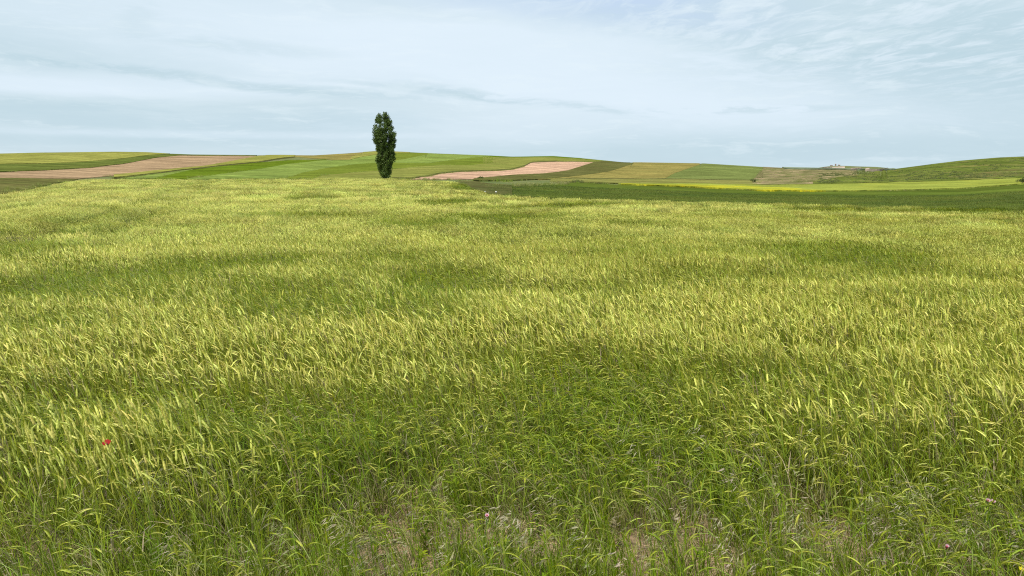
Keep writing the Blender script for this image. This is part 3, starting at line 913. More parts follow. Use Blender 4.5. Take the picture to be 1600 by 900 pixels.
# --- clumps, farther
pts = []
N1 = 9500
a1 = rng.uniform(-VIEW - .06, VIEW + .06, N1); r1 = np.sqrt(rng.uniform(17.5 ** 2, 46 ** 2, N1))
N2 = 17000
a2_ = rng.uniform(-VIEW - .08, VIEW + .08, N2); r2 = np.sqrt(rng.uniform(42 ** 2, 140 ** 2, N2))
ak, rk = np.concatenate([a1, a2_]), np.concatenate([r1, r2])
lv = np.concatenate([np.zeros(N1), np.ones(N2)])
xk, yk = np.sin(ak) * rk, np.cos(ak) * rk
keep = (rk < edge_r(ak) - .3) & (rng.random(len(ak)) > .75 * tram(xk, yk, .55))
keep &= ~((lv == 0) & (rk < 20.5) & (rng.random(len(ak)) < (20.5 - rk) / 3))
ak, rk, lv, xk, yk = (v[keep] for v in (ak, rk, lv, xk, yk))
g, px, py = greenness(xk, yk, far_lift(xk, yk))
n = len(xk)
gr = rng.random(n) < g
idx = np.where(lv == 0, np.where(gr, rng.integers(4, 7, n), rng.integers(0, 4, n)), np.where(gr, rng.integers(11, 13, n), rng.integers(7, 11, n)))
lift = far_lift(xk, yk) - tram(xk, yk, .6) * .16
zs = 1 + lift + rng.normal(0, .03, n)
rot = np.stack([rng.normal(0, .04, n), rng.normal(.03, .05, n), math.pi + (fbm(xk / 5 + 70, yk / 5, 61) - .5) * 1.6 + rng.normal(0, .35, n)], 1)
hs_ = rng.uniform(.92, 1.1, n)
scatter('barley_grass', 'pale yellow barley reaching back to the poplar', 'barley', col_far, np.stack([xk, yk, hxy(xk, yk) - .01], 1), idx, rot,
        np.stack([hs_, hs_, zs], 1), np.clip(g * 1.15 + .3 * tram(xk, yk, .7) + rng.normal(.24, .08, n) + (fbm(xk / 25, yk / 25, 81) - .5) * .25, 0, 1))


# --- the single barley plants
SOLO = {}
for p_, kd, ro, sz, ti in SOLO_DATA:
    if kd not in SOLO:
        q = NEAR_PARTS[kd]
        SOLO[kd] = (q['stem'].mesh('stem', [M_STEM]), q['ear'].mesh('ear', [M_EAR]), q['awns'].mesh('awns', [M_AWN]), [l.mesh('leaf', [M_LEAF]) for l in q['leaf']])
    st, ear_, aw, lv_ = SOLO[kd]
    pale = kd < 8
    e = link('barley_plant', None, label='barley plant with pale yellow ear among the nearest stalks' if pale else 'barley plant with green ear bent far over among the nearest stalks',
             category='barley', group='pale eared barley plants at the near edge' if pale else 'bent green barley plants at the near edge')
    e.location = p_; e.rotation_euler = ro; e.scale = (sz, sz, sz)
    link('stem', st, e, tint=ti)
    eo = link('ear', ear_, e, tint=ti)
    link('awns', aw, eo, tint=ti, kind='stuff')
    for l in lv_: link('leaf', l, e, tint=ti)

# ------------------------------------------------------------------ wild grasses of the near edge
col_grass = proto_collection('grass_tufts')


def tuft(seed, n, h, w, spread, m=0, droop=(.3, 1.3)):
    rd = random.Random(seed); mb = MB()
    for k in range(n):
        b = (rd.gauss(0, spread), rd.gauss(0, spread), 0)
        blade(mb, rd, b, h * rd.uniform(.5, 1.1), w * rd.uniform(.6, 1.2), rd.uniform(.05, .5), rd.uniform(*droop), rd.uniform(-1.6, 1.6) if rd.random() < .7 else rd.uniform(0, 6.28), m)
    return mb


def brome(seed, h):
    """drooping panicle of a brome: thin stalk, hanging long-awned spikelets"""
    rd = random.Random(seed); mb = MB()
    P, th = bent(h, .1, rd.uniform(.5, .9), 7, 2.2)
    mb.tube(P, np.linspace(.0015, .0008, 7), 3, 0, cap=False)
    for k in range(rd.randint(11, 16)):
        t = .55 + .45 * (k / 15.0)
        i = min(6, int(t * 6)); b = P[i]
        phi = rd.gauss(0, .8)
        L = rd.uniform(.05, .11)
        A, ta = bent(L, th[i] + .2, th[i] + rd.uniform(1.1, 2.0), 4, 1.0)
        A = rotz(A, phi) + b
        mb.ribbon(A, [.0012, .001, .001, .001], (0, 1, 0), 0)
        d = A[-1] - A[-2]; d /= np.linalg.norm(d)
        d = d + np.array([rd.uniform(-.2, .2), rd.uniform(-.2, .2), -.35]); d /= np.linalg.norm(d)
        sl = rd.uniform(.022, .034)
        Q = [A[-1], A[-1] + d * sl * .4, A[-1] + d * sl]
        mb.tube(Q, [.0014, .0034, .0014], 3, 1, .6)
        for q in range(4):
            dv = d + np.array([rd.uniform(-.28, .28) for _ in range(3)])
            e0 = A[-1] + d * sl * rd.uniform(.4, 1)
            mb.ribbon([e0, e0 + dv * rd.uniform(.02, .035)], [.0012, .0], (0, 1, 0) if q % 2 else (1, 0, 0), 1)
    for k in range(3):
        blade(mb, rd, P[1], rd.uniform(.10, .18), .004, .3, 1.0, rd.uniform(0, 6.28), 0)
    return mb


def straw(seed):
    rd = random.Random(seed); mb = MB()
    for k in range(14):
        an = rd.uniform(0, 3.14); c = np.array([rd.uniform(-.12, .12), rd.uniform(-.12, .12), rd.uniform(.004, .03)])
        d = np.array([math.cos(an), math.sin(an), rd.uniform(-.15, .35)]) * rd.uniform(.03, .10)
        mb.tube([c - d, c, c + d], [.0014, .0016, .001], 3, 0, cap=False)
    return mb


def forb(seed):
    """leafy weed: upright stem with many small oval leaves"""
    rd = random.Random(seed); mb = MB()
    P, th = bent(rd.uniform(.18, .34), 0, rd.uniform(.1, .4), 6, 1.5)
    mb.tube(P, np.linspace(.003, .0015, 6), 3, 0, cap=False)
    for k in range(22):
        i = rd.randint(1, 5)
        blade(mb, rd, P[i] * rd.uniform(.9, 1.0), rd.uniform(.03, .07), rd.uniform(.010, .018), rd.uniform(.6, 1.3), rd.uniform(0, .8), rd.uniform(0, 6.28), 0)
    return mb


for k in range(4): col_grass.objects.link(bpy.data.objects.new('grass_tuft', tuft(200 + k, 16, .34, .006, .035).mesh('grass_tuft', [M_GRASS])))            # 0-3
for k in range(4): col_grass.objects.link(bpy.data.objects.new('grass_tuft_brome', brome(220 + k, [.42, .36, .48, .40][k]).mesh('brome', [M_GRASS, M_BROME])))   # 4-7
for k in range(3): col_grass.objects.link(bpy.data.objects.new('grass_tuft_straw', straw(240 + k).mesh('straw', [M_STRAW])))                               # 8-10
for k in range(3): col_grass.objects.link(bpy.data.objects.new('grass_tuft_weed', forb(260 + k).mesh('weed', [M_LEAF])))                                # 11-13
for k in range(3): col_grass.objects.link(bpy.data.objects.new('grass_tuft_wild', tuft(280 + k, 26, .62, .010, .10, 0, (.2, .9)).mesh('wild', [M_GRASS])))   # 14-16 tall margin grass

pp, ii, tt, ss, rz_ = [], [], [], [], []


def put(x, y, i, t, s, rz):
    pp.append(np.stack([x, y, hxy(x, y) - .01], 1)); ii.append(i); tt.append(t); ss.append(s); rz_.append(rz)


# green undergrowth and straw over the near soil
n = 9000
a = rng.uniform(-VIEW - .05, VIEW + .05, n); r = np.sqrt(rng.uniform(2.6 ** 2, 8.5 ** 2, n)); x, y = np.sin(a) * r, np.cos(a) * r
f = fbm(x / .6 + 20, y / .6, 91)
k = (rng.random(n) < .25 + .75 * sstep(f, .35, .6)) & (rng.random(n) < 1 - .6 * sstep(r, 5, 8)) & (rng.random(n) > 1.1 * bareness(x, y))
x, y, f = x[k], y[k], f[k]; n = len(x)
put(x, y, rng.integers(0, 4, n), np.clip(.95 - .95 * sstep(fbm(x / .5 + 4, y / .5, 95), .50, .68) + rng.normal(0, .12, n), 0, 1), rng.uniform(.5, 1.15, n), rng.normal(0, .8, n))
n = 2600
a = rng.uniform(-VIEW - .05, VIEW + .05, n); r = np.sqrt(rng.uniform(2.6 ** 2, 7.0 ** 2, n)); x, y = np.sin(a) * r, np.cos(a) * r
put(x, y, rng.integers(8, 11, n), rng.random(n), rng.uniform(.7, 1.4, n), rng.uniform(-3, 3, n))
n = 1300
a = rng.uniform(-VIEW - .05, VIEW + .05, n); r = np.sqrt(rng.uniform(2.7 ** 2, 6.5 ** 2, n)); x, y = np.sin(a) * r, np.cos(a) * r
k = fbm(x / .5 + 60, y / .5, 97) > .56
x, y = x[k], y[k]; n = len(x)
put(x, y, rng.integers(11, 14, n), rng.uniform(.3, 1, n), rng.uniform(.6, 1.2, n), rng.uniform(-3, 3, n))
# drifts of brome
for cx, cy, sr, m_ in ((40, 862, .45, 150), (140, 885, .5, 110), (1250, 798, .28, 60), (1490, 800, .40, 110), (1560, 800, .28, 80), (1500, 850, .3, 60), (590, 862, .30, 80), (640, 845, .25, 60), (830, 842, .30, 70), (760, 806, .16, 34),
                       (230, 752, .20, 60), (1085, 680, .22, 36), (1185, 715, .18, 30), (1320, 585, .30, 60), (1380, 660, .22, 34), (1340, 690, .2, 34), (700, 660, .25, 30), (560, 660, .25, 30), (350, 715, .25, 40), (1430, 770, .2, 40), (1330, 845, .3, 60), (300, 880, .4, 70),
                       (990, 850, .3, 40), (480, 790, .3, 40), (420, 700, .3, 40), (335, 620, .2, 26), (1140, 800, .3, 40), (1540, 880, .4, 60), (150, 700, .2, 30), (1400, 880, .4, 60), (900, 800, .25, 30), (680, 780, .2, 24)):
    m_ = int(m_ * .24)
    c = spot(cx, cy + 18, .40 if cy < 760 else .25)
    x, y = c[0] + rng.normal(0, sr, m_), c[1] + rng.normal(0, sr * .7, m_)
    put(x, y, rng.integers(4, 8, m_), np.clip(rng.normal(.25, .3, m_), 0, 1), rng.uniform(.85, 1.25, m_) * (1.0 if cy > 760 else 1.25), rng.normal(0, .5, m_))
n = 40
a = rng.uniform(-VIEW, VIEW, n); r = np.sqrt(rng.uniform(3.0 ** 2, 9 ** 2, n)); x, y = np.sin(a) * r, np.cos(a) * r
put(x, y, rng.integers(4, 8, n), np.clip(rng.normal(.3, .3, n), 0, 1), rng.uniform(.9, 1.5, n), rng.normal(0, .6, n))
i_near = len(pp)
# rough grass along the far side of the barley and in the weedy corner
for cx0, cx1, m_, lo, hi, tn, sm in ((735, 810, 300, .5, 16, .75, .8), (800, 1000, 420, .4, 6, .55, .9), (1000, 1450, 500, .4, 5, .6, .8), (-40, 120, 420, .3, 10, .9, .8), (1450, 1700, 200, .3, 4, .7, .6)):
    cx = rng.uniform(cx0, cx1, m_); a = ray(cx, np.full(m_, 300.0))[0]
    r = edge_r(a) + rng.uniform(lo, hi, m_); x, y = np.sin(a) * r, np.cos(a) * r
    put(x, y, rng.integers(14, 17, m_), np.clip(rng.normal(tn, .25, m_), 0, 1), rng.uniform(.5, 1.0, m_) * sm * np.where(rng.random(m_) < .08, 1.5, 1), rng.uniform(-3, 3, m_))
for (x0, y0, x1, y1, m_, tn) in ((800, 292, 888, 288, 160, .3), (860, 287, 890, 287, 80, .1), (905, 285, 900, 286, 40, .9), (745, 282, 800, 284, 80, .8)):
    for q in range(m_):
        t_ = rng.random(); c = spot(x0 + (x1 - x0) * t_, y0 + (y1 - y0) * t_ + rng.normal(0, .8))
        put(np.array([c[0]]), np.array([c[1]]), rng.integers(14, 17, 1), np.clip(rng.normal(tn, .2, 1), 0, 1), rng.uniform(.8, 1.3, 1), rng.uniform(-3, 3, 1))

i_rim = len(pp)
# grass verges along the borders of the far fields
for bl, tl, rows_ in BORDER:
    for lnp in (bl, tl):
        rr_ = np.hypot(lnp[:, 0], lnp[:, 1])
        if rr_.max() > 1200 or rr_.mean() < 90: continue
        m_ = len(lnp) * 5
        f_ = rng.uniform(0, len(lnp) - 1.001, m_); i0 = f_.astype(int); w_ = (f_ - i0)[:, None]
        q_ = lnp[i0] * (1 - w_) + lnp[i0 + 1] * w_ + rng.normal(0, .5, (m_, 2)) * np.array([1, 2.5])
        k_ = fbm(q_[:, 0] / 9, q_[:, 1] / 9, 77) > .46
        q_ = q_[k_]; m_ = len(q_)
        if m_: put(q_[:, 0], q_[:, 1], rng.integers(14, 17, m_), np.clip(rng.normal(.55, .3, m_), 0, 1), rng.uniform(.5, 1.1, m_), rng.uniform(-3, 3, m_))
# tussocks and low scrub on the rough slopes at right
for q in range(2600):
    fx = rng.uniform(1195, 1640); fy = rng.uniform(float(np.interp(fx, [1195, 1300, 1390, 1500, 1600, 1640], [264, 268, 266, 254, 248, 247])), float(np.interp(fx, [1195, 1300, 1400, 1500, 1600, 1640], [288, 287, 285, 282, 278, 276])))
    if fbm(np.array([fx / 30.0]), np.array([fy / 4.0]), 55)[0] < .47: continue
    c = spot(fx, fy)
    put(np.array([c[0]]), np.array([c[1]]), rng.integers(14, 17, 1), np.clip(rng.normal(.75 if fx > 1330 else .3, .25, 1), 0, 1), rng.uniform(1.0, 2.3, 1), rng.uniform(-3, 3, 1))


def flush(name, label, lo, hi):
    P, I, T, S_, R_ = (np.concatenate(v[lo:hi]) for v in (pp, ii, tt, ss, rz_))
    m_ = len(P)
    scatter(name, label, 'grass', col_grass, P, I, np.stack([rng.normal(0, .1, m_), rng.normal(.05, .12, m_), R_ + math.pi], 1), np.repeat(S_[:, None], 3, 1), T)


# Collection Info hands the prototypes over in name order
order = sorted(o.name for o in col_grass.objects)
made = [o.name for o in col_grass.objects]
remap = np.array([order.index(m_) for m_ in made])
ii = [remap[v] for v in ii]
flush('wild_grass', 'grey drooping brome, straw and green grass among the nearest barley', 0, i_near)
flush('margin_grass', 'rough pale grass along the far rim of the barley', i_near, i_rim)
flush('hillside_grass', 'grass verges between the hill fields and tussocks on the right slopes', i_rim, len(pp))

# low leafy crop of the dark field: real leaves on the slab where it is near
col_low = proto_collection('low_crop')
for k in range(3):
    rd = random.Random(300 + k); mb = MB()
    for q in range(70):
        blade(mb, rd, (rd.uniform(-.55, .55), rd.uniform(-.55, .55), -.05), rd.uniform(.14, .30), rd.uniform(.02, .035), rd.uniform(.2, .9), rd.uniform(.2, 1.0), rd.uniform(0, 6.28), 0, 4)
    col_low.objects.link(bpy.data.objects.new('low_crop', mb.mesh('low_crop', [M_PCROP])))
n = 16000
cx = rng.uniform(764, 1760, n)
a = ray(cx, np.full(n, 300.0))[0]
rb = edge_r(a) + 1.0
rt = np.interp(cx, np.linspace(764, 1760, 80), [reach(q, float(np.interp(q, [p[0] for p in d_top], [p[1] for p in d_top])))[1] for q in np.linspace(764, 1760, 80)])
rt = np.minimum(rt, 150)
r = np.sqrt(rb ** 2 + rng.random(n) * (rt ** 2 - rb ** 2))
x, y = np.sin(a) * r, np.cos(a) * r
scatter('low_crop_leaves', 'dark green leaves of the low crop behind the barley', 'crop', col_low, np.stack([x, y, hxy(x, y) + .06], 1), rng.integers(0, 3, n),
        np.stack([np.zeros(n), np.zeros(n), rng.uniform(-3, 3, n)], 1), np.repeat(rng.uniform(.7, 1.1, n)[:, None], 3, 1), np.clip(fbm(x / 9, y / 9, 99) * 1.6 - .15 + rng.normal(0, .1, n), 0, 1))

# ------------------------------------------------------------------ the poplar
M_BARK, _p = mat('grey_brown_bark')
_q = pos(); X.put(_p.inputs['Base Color'], mix(noise(_q, 6.0, 5, .7), (.075, .055, .038), (.20, .165, .125))); _p.inputs['Roughness'].default_value = .9
bump(_p, noise(_q, 9.0, 4, .7), .8, .05)


def foliage_mat(name, dark, light):
    m, p = mat(name); nt = X.nt
    q = pos()
    c = mix(attr('shade', 'GEOMETRY'), dark, light)
    hs = nt.nodes.new('ShaderNodeHueSaturation'); X.put(hs.inputs['Color'], c)
    X.put(hs.inputs['Value'], ramp(noise(q, 1.3, 3, .6), .3, .7, .75, 1.25))
    nt.links.new(hs.outputs[0], p.inputs['Base Color'])
    p.inputs['Roughness'].default_value = .45; p.inputs['Specular IOR Level'].default_value = .35
    t = nt.nodes.new('ShaderNodeBsdfTranslucent'); nt.links.new(hs.outputs[0], t.inputs[0])
    ms = nt.nodes.new('ShaderNodeMixShader'); ms.inputs[0].default_value = .22
    nt.links.new(p.outputs[0], ms.inputs[1]); nt.links.new(t.outputs[0], ms.inputs[2]); nt.links.new(ms.outputs[0], nt.nodes['Material Output'].inputs[0])
    return m


M_POP = foliage_mat('poplar_leaves', (.064, .108, .018), (.130, .190, .034))
M_SHRUB = foliage_mat('shrub_leaves', (.105, .130, .028), (.16, .185, .045))


def leaf_cloud(C, Rad, n, size, seed, flat=1.0):
    """n leaf faces scattered through the given clumps"""
    g = np.random.default_rng(seed)
    C, Rad = np.asarray(C), np.asarray(Rad)
    w = Rad ** 2.2; k = g.choice(len(C), n, p=w / w.sum())
    d = g.normal(size=(n, 3)); d /= np.linalg.norm(d, axis=1)[:, None]
    rad = g.random(n) ** .45
    ctr = C[k] + d * (Rad[k] * rad)[:, None] * np.array([1, 1, 1.25])
    u = g.normal(size=(n, 3)); u /= np.linalg.norm(u, axis=1)[:, None]
    v = np.cross(u, g.normal(size=(n, 3))); v /= np.linalg.norm(v, axis=1)[:, None]
    s_ = size * g.uniform(.6, 1.3, n)[:, None]
    V = np.stack([ctr - u * s_, ctr + v * s_ * .7, ctr + u * s_, ctr - v * s_ * .7], 1).reshape(-1, 3)
    Fc = np.arange(4 * n).reshape(-1, 4)
    return V, Fc, np.clip(g.normal(.5, .25, n), 0, 1)


def leaf_mesh(name, C, Rad, n, size, seed, m):
    V, Fc, sh = leaf_cloud(C, Rad, n, size, seed)
    me = mesh_np(name, V, Fc.tolist(), [m])
    at_ = me.attributes.new('shade', 'FLOAT', 'FACE'); at_.data.foreach_set('value', sh.astype(np.float32))
    return me


def poplar():
    a, r = reach(602, 279.5, 0.0)
    r = 142.0
    bx, by = math.sin(a) * r, math.cos(a) * r
    bz = float(height(a, r)) - .05
    k = r * .985 / F                       # metres per photograph pixel at the tree
    z0 = bz
    zt = CZ + (HORIZON - 178) * k
    H = zt - z0
    root = link('poplar_tree', None, label='lone tall narrow poplar with dark green crown at the far end of the barley', category='tree')
    root.location = (bx, by, z0)
    rd = random.Random(3)
    # outline of the crown: height share, left and right half width in metres
    prof = [(0.02, .35, .35), (.06, .75, .55), (.10, .95, .85), (.18, 1.25, 1.25), (.28, 1.45, 1.75), (.36, 1.30, 1.85), (.44, 1.45, 1.60), (.52, 1.75, 1.65), (.62, 2.0, 1.95), (.72, 1.95, 1.85), (.82, 1.80, 1.55), (.90, 1.60, 1.25), (.96, 1.25, 1.0), (1.0, .5, .7)]
    hs = [p[0] for p in prof]; wl = [p[1] for p in prof]; wr = [p[2] for p in prof]
    tr = MB()
    n = 12
    zz = np.linspace(0, H * .86, n)
    P = np.stack([np.sin(zz * .7) * .05, np.cos(zz * .5) * .04 - .04, zz], 1)
    rad_ = np.interp(zz / H, [0, .04, .3, .86], [.42, .30, .20, .04])
    tr.tube(P, rad_, 9, 0, side=(0, 1, 0.01))
    link('trunk', tr.mesh('trunk', [M_BARK], True), root)
    C, R = [], []
    for b in range(26):                     # steep limbs, each carrying leaf clumps
        h0 = rd.uniform(.03, .55) * H; ang = b * 2.399 + rd.uniform(-.3, .3)
        top = min(H * .97, h0 + rd.uniform(.30, .52) * H)
        m_ = 7
        L = []
        for q in range(m_):
            t = q / (m_ - 1); z = h0 + (top - h0) * t
            ca = math.cos(ang)
            w = np.interp(z / H, hs, wr if ca > 0 else wl)
            rr_ = w * (0.10 + .72 * min(1, t * 1.7) ** .8)
            L.append((math.cos(ang) * rr_, math.sin(ang) * rr_ * .95, z))
            if q > 0:
                for _ in range(3):
                    C.append((L[-1][0] + rd.gauss(0, .16), L[-1][1] + rd.gauss(0, .16), z + rd.gauss(0, .25))); R.append(rd.uniform(.20, .42) * (0.6 + .4 * min(1, w)))
        lm = MB(); lm.tube(L, np.linspace(.07, .012, m_), 4, 0, side=(.3, .9, .1))
        link('limb', lm.mesh('limb', [M_BARK], True), root)
    for q in range(110):                     # inner filling, left open along the seam between the two leaders
        z = rd.uniform(.05, .93) * H; w = min(np.interp(z / H, hs, wl), np.interp(z / H, hs, wr))
        xq = rd.uniform(-.75, .75) * w
        if z > .62 * H and abs(xq - (-.25 + .1 * (z / H - .55))) < .24: continue
        C.append((xq, rd.uniform(-.6, .6) * w, z)); R.append(rd.uniform(.35, .55))
    for (xq, zq, rq) in ((.15, .975, .42), (.3, .93, .5), (-.3, .92, .45), (1.2, .86, .42), (1.35, .78, .42), (-1.5, .80, .42), (.45, .955, .45), (.1, .955, .4), (.75, .92, .4), (-.75, .965, .33), (-.55, .94, .42), (-1.1, .93, .36), (-1.25, .88, .4), (.9, .86, .45), (-.2, .05, .35), (.25, .06, .3), (-.7, .13, .4), (.65, .14, .42), (-.8, .2, .45), (.9, .21, .45), (-.3, .17, .5), (.3, .2, .5), (0, .28, .6), (-.5, .09, .35), (.4, .1, .35), (0, .13, .5), (1.6, .33, .4), (1.7, .40, .33), (1.6, .62, .45), (1.75, .70, .4), (-1.75, .63, .42), (-1.8, .70, .4)):
        C.append((xq, rd.uniform(-.4, .4), zq * H)); R.append(rq)
    link('crown', leaf_mesh('crown', C, R, 44000, .095, 4, M_POP), root, kind='stuff')
    return bx, by


poplar()


# ------------------------------------------------------------------ shrubs, stones, far buildings
def shrub(px, py, h, w, label, seed):
    c = spot(px, py)
    root = link('shrub', None, label=label, category='shrub', group='small shrubs along the field margins'); root.location = c
    rd = random.Random(seed); C, R = [], []
    for q in range(9):
        st = MB(); an = rd.uniform(0, 6.28); tip = np.array([math.cos(an) * w * rd.uniform(.1, .45), math.sin(an) * w * rd.uniform(.1, .4), h * rd.uniform(.5, .9)])
        st.tube([(0, 0, -.1), tip * .5 + np.array([0, 0, .1]), tip], [.03, .02, .008], 4, 0, side=(.4, .8, .2))
        link('stem', st.mesh('stem', [M_BARK]), root)
        for _ in range(3):
            C.append(tip + np.array([rd.gauss(0, .1) * w, rd.gauss(0, .1) * w, rd.gauss(0, .1) * h])); R.append(rd.uniform(.14, .24) * max(h, w * .7))
    link('foliage', leaf_mesh('foliage', C, R, 1600, .05 * max(1, h), seed, M_SHRUB), root, kind='stuff')


shrub(903, 286, .6, 3.0, 'low dark shrub at the left tip of the yellow strip', 1)
shrub(751, 281, .6, .9, 'small shrub at the lower edge of the right ploughed field', 2)
shrub(1177, 286, 1.3, 2.6, 'grey green bush where the dull green field meets the rough slope', 3)
shrub(1597, 289, 1.5, 1.8, 'bush at the right edge between yellow strip and dark crop', 4)

# dark low scrub in bands on the right hill
col_scrub = proto_collection('scrub')
for k in range(3):
    rd = random.Random(400 + k)
    C = [(rd.gauss(0, .5), rd.gauss(0, .3), rd.uniform(.1, .45)) for _ in range(6)]
    col_scrub.objects.link(bpy.data.objects.new('scrub_clump', leaf_mesh('scrub_clump', C, [rd.uniform(.2, .4) for _ in C], 160, .09, 400 + k, M_SHRUB)))
sx_, sy_, sw_ = [], [], []
while len(sx_) < 1900:
    fx = rng.uniform(1280, 1650)
    lo_ = float(np.interp(fx, [1280, 1300, 1390, 1500, 1600, 1650], [272, 271, 266, 254, 248, 247])); hi_ = float(np.interp(fx, [1280, 1400, 1500, 1600, 1650], [288, 285, 282, 278, 276]))
    fy = rng.uniform(lo_, hi_)
    if fbm(np.array([fx / 26.0]), np.array([fy / 3.2]), 155)[0] + (fy - lo_) / (hi_ - lo_) * .12 < .52: continue
    c = spot(fx, fy); sx_.append(c[0]); sy_.append(c[1]); sw_.append(rng.uniform(.3, .95))
sx_, sy_, sw_ = np.array(sx_), np.array(sy_), np.array(sw_); m_ = len(sx_)
scatter('hillside_scrub_vegetation', 'dark low scrub in bands across the hill at right edge', 'scrub', col_scrub, np.stack([sx_, sy_, hxy(sx_, sy_) + .2], 1), rng.integers(0, 3, m_),
        np.stack([np.zeros(m_), np.zeros(m_), rng.uniform(-3, 3, m_)], 1), np.stack([sw_ * 1.3, sw_, sw_ * .8], 1), np.full(m_, .5))

M_STONE, _p = mat('whitish_stone')
_q = pos(); X.put(_p.inputs['Base Color'], mix(noise(_q, 7.0, 4, .6), (.62, .60, .55), (.80, .79, .76))); _p.inputs['Roughness'].default_value = .85


def stone(px, py, sx, sy, sz, label, seed):
    c = spot(px, py, .1); g = np.random.default_rng(seed)
    V, Fc, nu, nv = [], [], 9, 6
    for i in range(nv + 1):
        for j in range(nu):
            t, p = math.pi * i / nv, 2 * math.pi * j / nu
            k = 1 + g.normal(0, .10)
            V.append((math.sin(t) * math.cos(p) * sx * k, math.sin(t) * math.sin(p) * sy * k, math.cos(t) * sz * k))
    for i in range(nv):
        for j in range(nu): Fc.append((i * nu + j, (i + 1) * nu + j, (i + 1) * nu + (j + 1) % nu, i * nu + (j + 1) % nu))
    o = link('stone', mesh_np('stone', V, Fc, [M_STONE]), label=label, category='stone', group='white stones at the edge of the barley')
    o.location = (c[0], c[1], c[2] + sz * .6 + .15)


stone(775, 301.5, .11, .09, .10, 'larger white stone in the weedy corner behind the barley', 1)
stone(758, 300.5, .08, .07, .06, 'smaller white stone left of its neighbour in the weedy corner', 2)


def flat_mat(name, c, rough=.7):
    m, p = mat(name); q = pos()
    X.put(p.inputs['Base Color'], mix(noise(q, 3.0, 3), tuple(v * .85 for v in c), tuple(min(1, v * 1.1) for v in c))); p.inputs['Roughness'].default_value = rough
    return m


M_WALL, M_ROOF, M_PANE = flat_mat('haze_paled_red_wall', (.40, .31, .29)), flat_mat('haze_paled_red_tile_roof', (.36, .25, .22)), flat_mat('dark_window_pane', (.06, .06, .07), .2)  # wall and roof reds paled: distance haze put into their colour


def building(px, w, d, h, roof_h, label, name='farm_building', rr=2960):
    a = float(ray(px, 260)[0]); x, y = math.sin(a) * rr, math.cos(a) * rr; z = float(height(a, rr))
    root = link(name, None, label=label, category='building', group='buildings on the far hilltop'); root.location = (x, y, z); root.rotation_euler = (0, 0, .3)
    bx = [(sx * w / 2, sy * d / 2, zz) for zz in (-2, h) for sx, sy in ((-1, -1), (1, -1), (1, 1), (-1, 1))]
    link('wall', mesh_np('wall', bx, [(0, 1, 5, 4), (1, 2, 6, 5), (2, 3, 7, 6), (3, 0, 4, 7), (4, 5, 6, 7)], [M_WALL]), root)
    e = .4
    rf = [(-w / 2 - e, -d / 2 - e, h + .02), (w / 2 + e, -d / 2 - e, h + .02), (w / 2 + e, d / 2 + e, h + .02), (-w / 2 - e, d / 2 + e, h + .02), (-w / 2 - e, 0, h + roof_h), (w / 2 + e, 0, h + roof_h)]
    link('roof', mesh_np('roof', rf, [(0, 1, 5, 4), (2, 3, 4, 5), (1, 2, 5), (3, 0, 4), (3, 2, 1, 0)], [M_ROOF]), root)
    for q in range(max(1, int(w / 4))):
        cx_ = -w / 2 + (q + .5) * w / max(1, int(w / 4)); zc = h * .6
        link('window', mesh_np('window', [(cx_ - .6, -d / 2 - .05, zc - .8), (cx_ + .6, -d / 2 - .05, zc - .8), (cx_ + .6, -d / 2 - .05, zc + .8), (cx_ - .6, -d / 2 - .05, zc + .8),
                                         (cx_ - .6, -d / 2 + .1, zc - .8), (cx_ + .6, -d / 2 + .1, zc - .8), (cx_ + .6, -d / 2 + .1, zc + .8), (cx_ - .6, -d / 2 + .1, zc + .8)],
                               [(0, 1, 2, 3), (0, 4, 5, 1), (1, 5, 6, 2), (2, 6, 7, 3), (3, 7, 4, 0)], [M_PANE]), root)


building(1305.5, 3.4, 3.4, 5.5, 1.4, 'tallest tiny reddish building on the far hilltop', 'tower_building')
building(1299, 7, 5, 2.2, 1.2, 'low reddish building left of the tallest one on the far hilltop')
building(1311, 6, 5, 2.6, 1.3, 'low reddish building right of the tallest one on the far hilltop')

# ------------------------------------------------------------------ flowers among the near barley
M_RED = flat_mat('poppy_red_petal', (.36, .008, .008), .5)
M_PINK = flat_mat('pale_pink_petal', (.56, .36, .40), .5)
M_PINKD = flat_mat('deep_pink_bud', (.42, .06, .10), .5)
M_YEL = flat_mat('yellow_petal', (.80, .70, .03), .5)
M_FST = flat_mat('flower_stem_green', (.10, .17, .04), .6)
M_HEART = flat_mat('dark_flower_heart', (.03, .025, .02), .6)


def petal(L, w, rise, curl, n=6):
    """a cupped petal with thickness, pointing along +x"""
    V, Fc = [], []
    for i in range(n):
        t = i / (n - 1); x = L * t * math.cos(rise - curl * t * .5); z = L * t * math.sin(rise + curl * (t - .3) * .5)
        hw = w * .5 * (math.sin(math.pi * min(.97, .12 + t * .80)) ** .7)
        for s_ in (-1, -.4, .4, 1):
            V.append((x, s_ * hw, z + abs(s_) ** 2 * hw * .35))
    m_ = len(V)
    V += [(a_, b_, c_ - .0012) for a_, b_, c_ in V]
    for i in range(n - 1):
        for j in range(3):
            q = i * 4 + j
            Fc.append((q, q + 1, q + 5, q + 4)); Fc.append((m_ + q, m_ + q + 4, m_ + q + 5, m_ + q + 1))
    return V, Fc


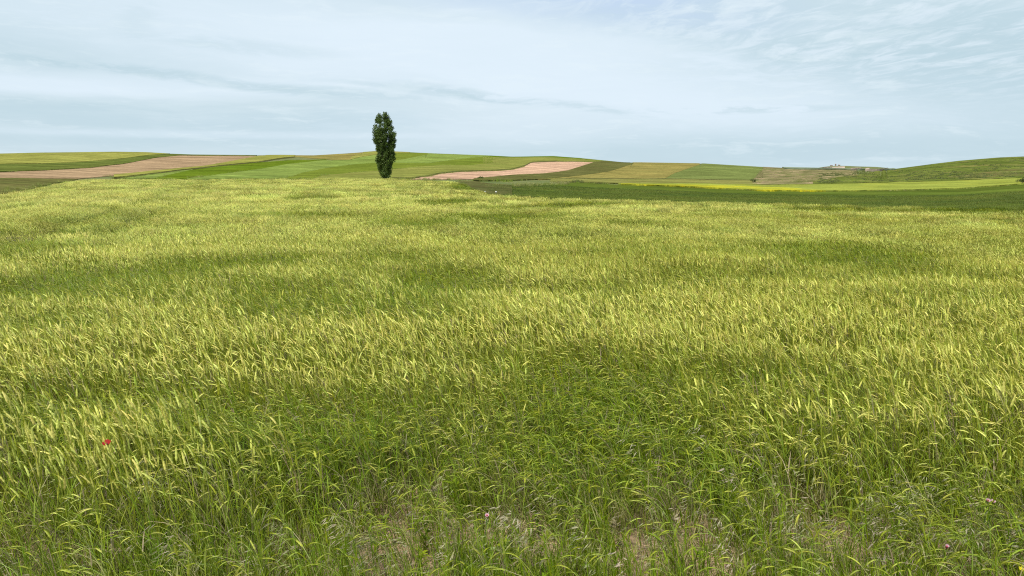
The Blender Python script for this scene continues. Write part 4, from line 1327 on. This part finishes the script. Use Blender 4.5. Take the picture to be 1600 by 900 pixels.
def flower(name, px, py, hz_, label, group, head, heads, lean=.15, cat='flower'):
    a, r = reach(px, py, hz_)
    # stand it between the stalks, the bloom clear of the crop towards the viewer
    x, y = math.sin(a) * r, math.cos(a) * r; z = float(height(a, r))
    root = link(name, None, label=label, category=cat)
    if group: root['group'] = group
    root.location = (x, y, z)
    for (ox, oz, az_, sc) in heads:
        st = MB(); top = np.array([ox, 0, hz_ + oz])
        st.tube([(ox * .1 - .03, 0.02, 0), (ox * .3 - .02, .01, hz_ * .5), top * np.array([1, 1, .97]), top], [.0028, .0024, .002, .002], 5, 0)
        link('stem', st.mesh('stem', [M_FST]), root)
        n_, L, w, rise, curl, pm, hm = head
        for k in range(n_):
            V, Fc = petal(L * sc, w * sc, rise, curl)
            ph = az_ + 2 * math.pi * k / n_
            V = rotz(np.array(V), ph)
            # nod towards the viewer
            c_, s_ = math.cos(.5), math.sin(.5)
            V = np.stack([V[:, 0], V[:, 1] * c_ - V[:, 2] * s_, V[:, 1] * s_ + V[:, 2] * c_], 1) + top
            link('petal', mesh_np('petal', V, Fc, [pm], None, True), root)
        hm_ = MB(); hm_.tube([top + np.array([0, 0, -.006 * sc]), top + np.array([0, -.002, .001]), top + np.array([0, -.006, .009 * sc])], [.004 * sc, .007 * sc, .004 * sc], 7, 0)
        link('heart', hm_.mesh('heart', [hm]), root)


poppy = (4, .025, .032, .75, .9, M_RED, M_HEART)
pinkh = (9, .014, .009, .55, .4, M_PINK, M_PINKD)
yelh = (6, .016, .012, .35, .3, M_YEL, M_YEL)
flower('poppy', 168, 695, .72, 'red poppy among the pale barley ears at left', None, poppy, [(0, 0, .3, 1.0)])
flower('pink_wildflower', 1547, 784, .46, 'pair of pale pink blooms above drooping brome near the right edge', 'pink wildflowers', pinkh, [(-.014, .005, 0, 1.0), (.016, 0, .3, 1.0)])
flower('pink_wildflower', 1479, 855, .36, 'single round pink bloom low in the grass near lower right corner', 'pink wildflowers', (9, .015, .010, 1.0, .4, M_PINK, M_PINKD), [(0, 0, 0, 1.0)])
flower('pink_wildflower', 761, 806, .44, 'whitish pink nodding bloom in the grass at bottom centre', 'pink wildflowers', pinkh, [(0, 0, .2, .95)])
flower('yellow_wildflower', 1596, 890, .30, 'small yellow flower in the bottom right corner', None, yelh, [(0, 0, 0, 1.0), (.02, -.02, .5, .8)])
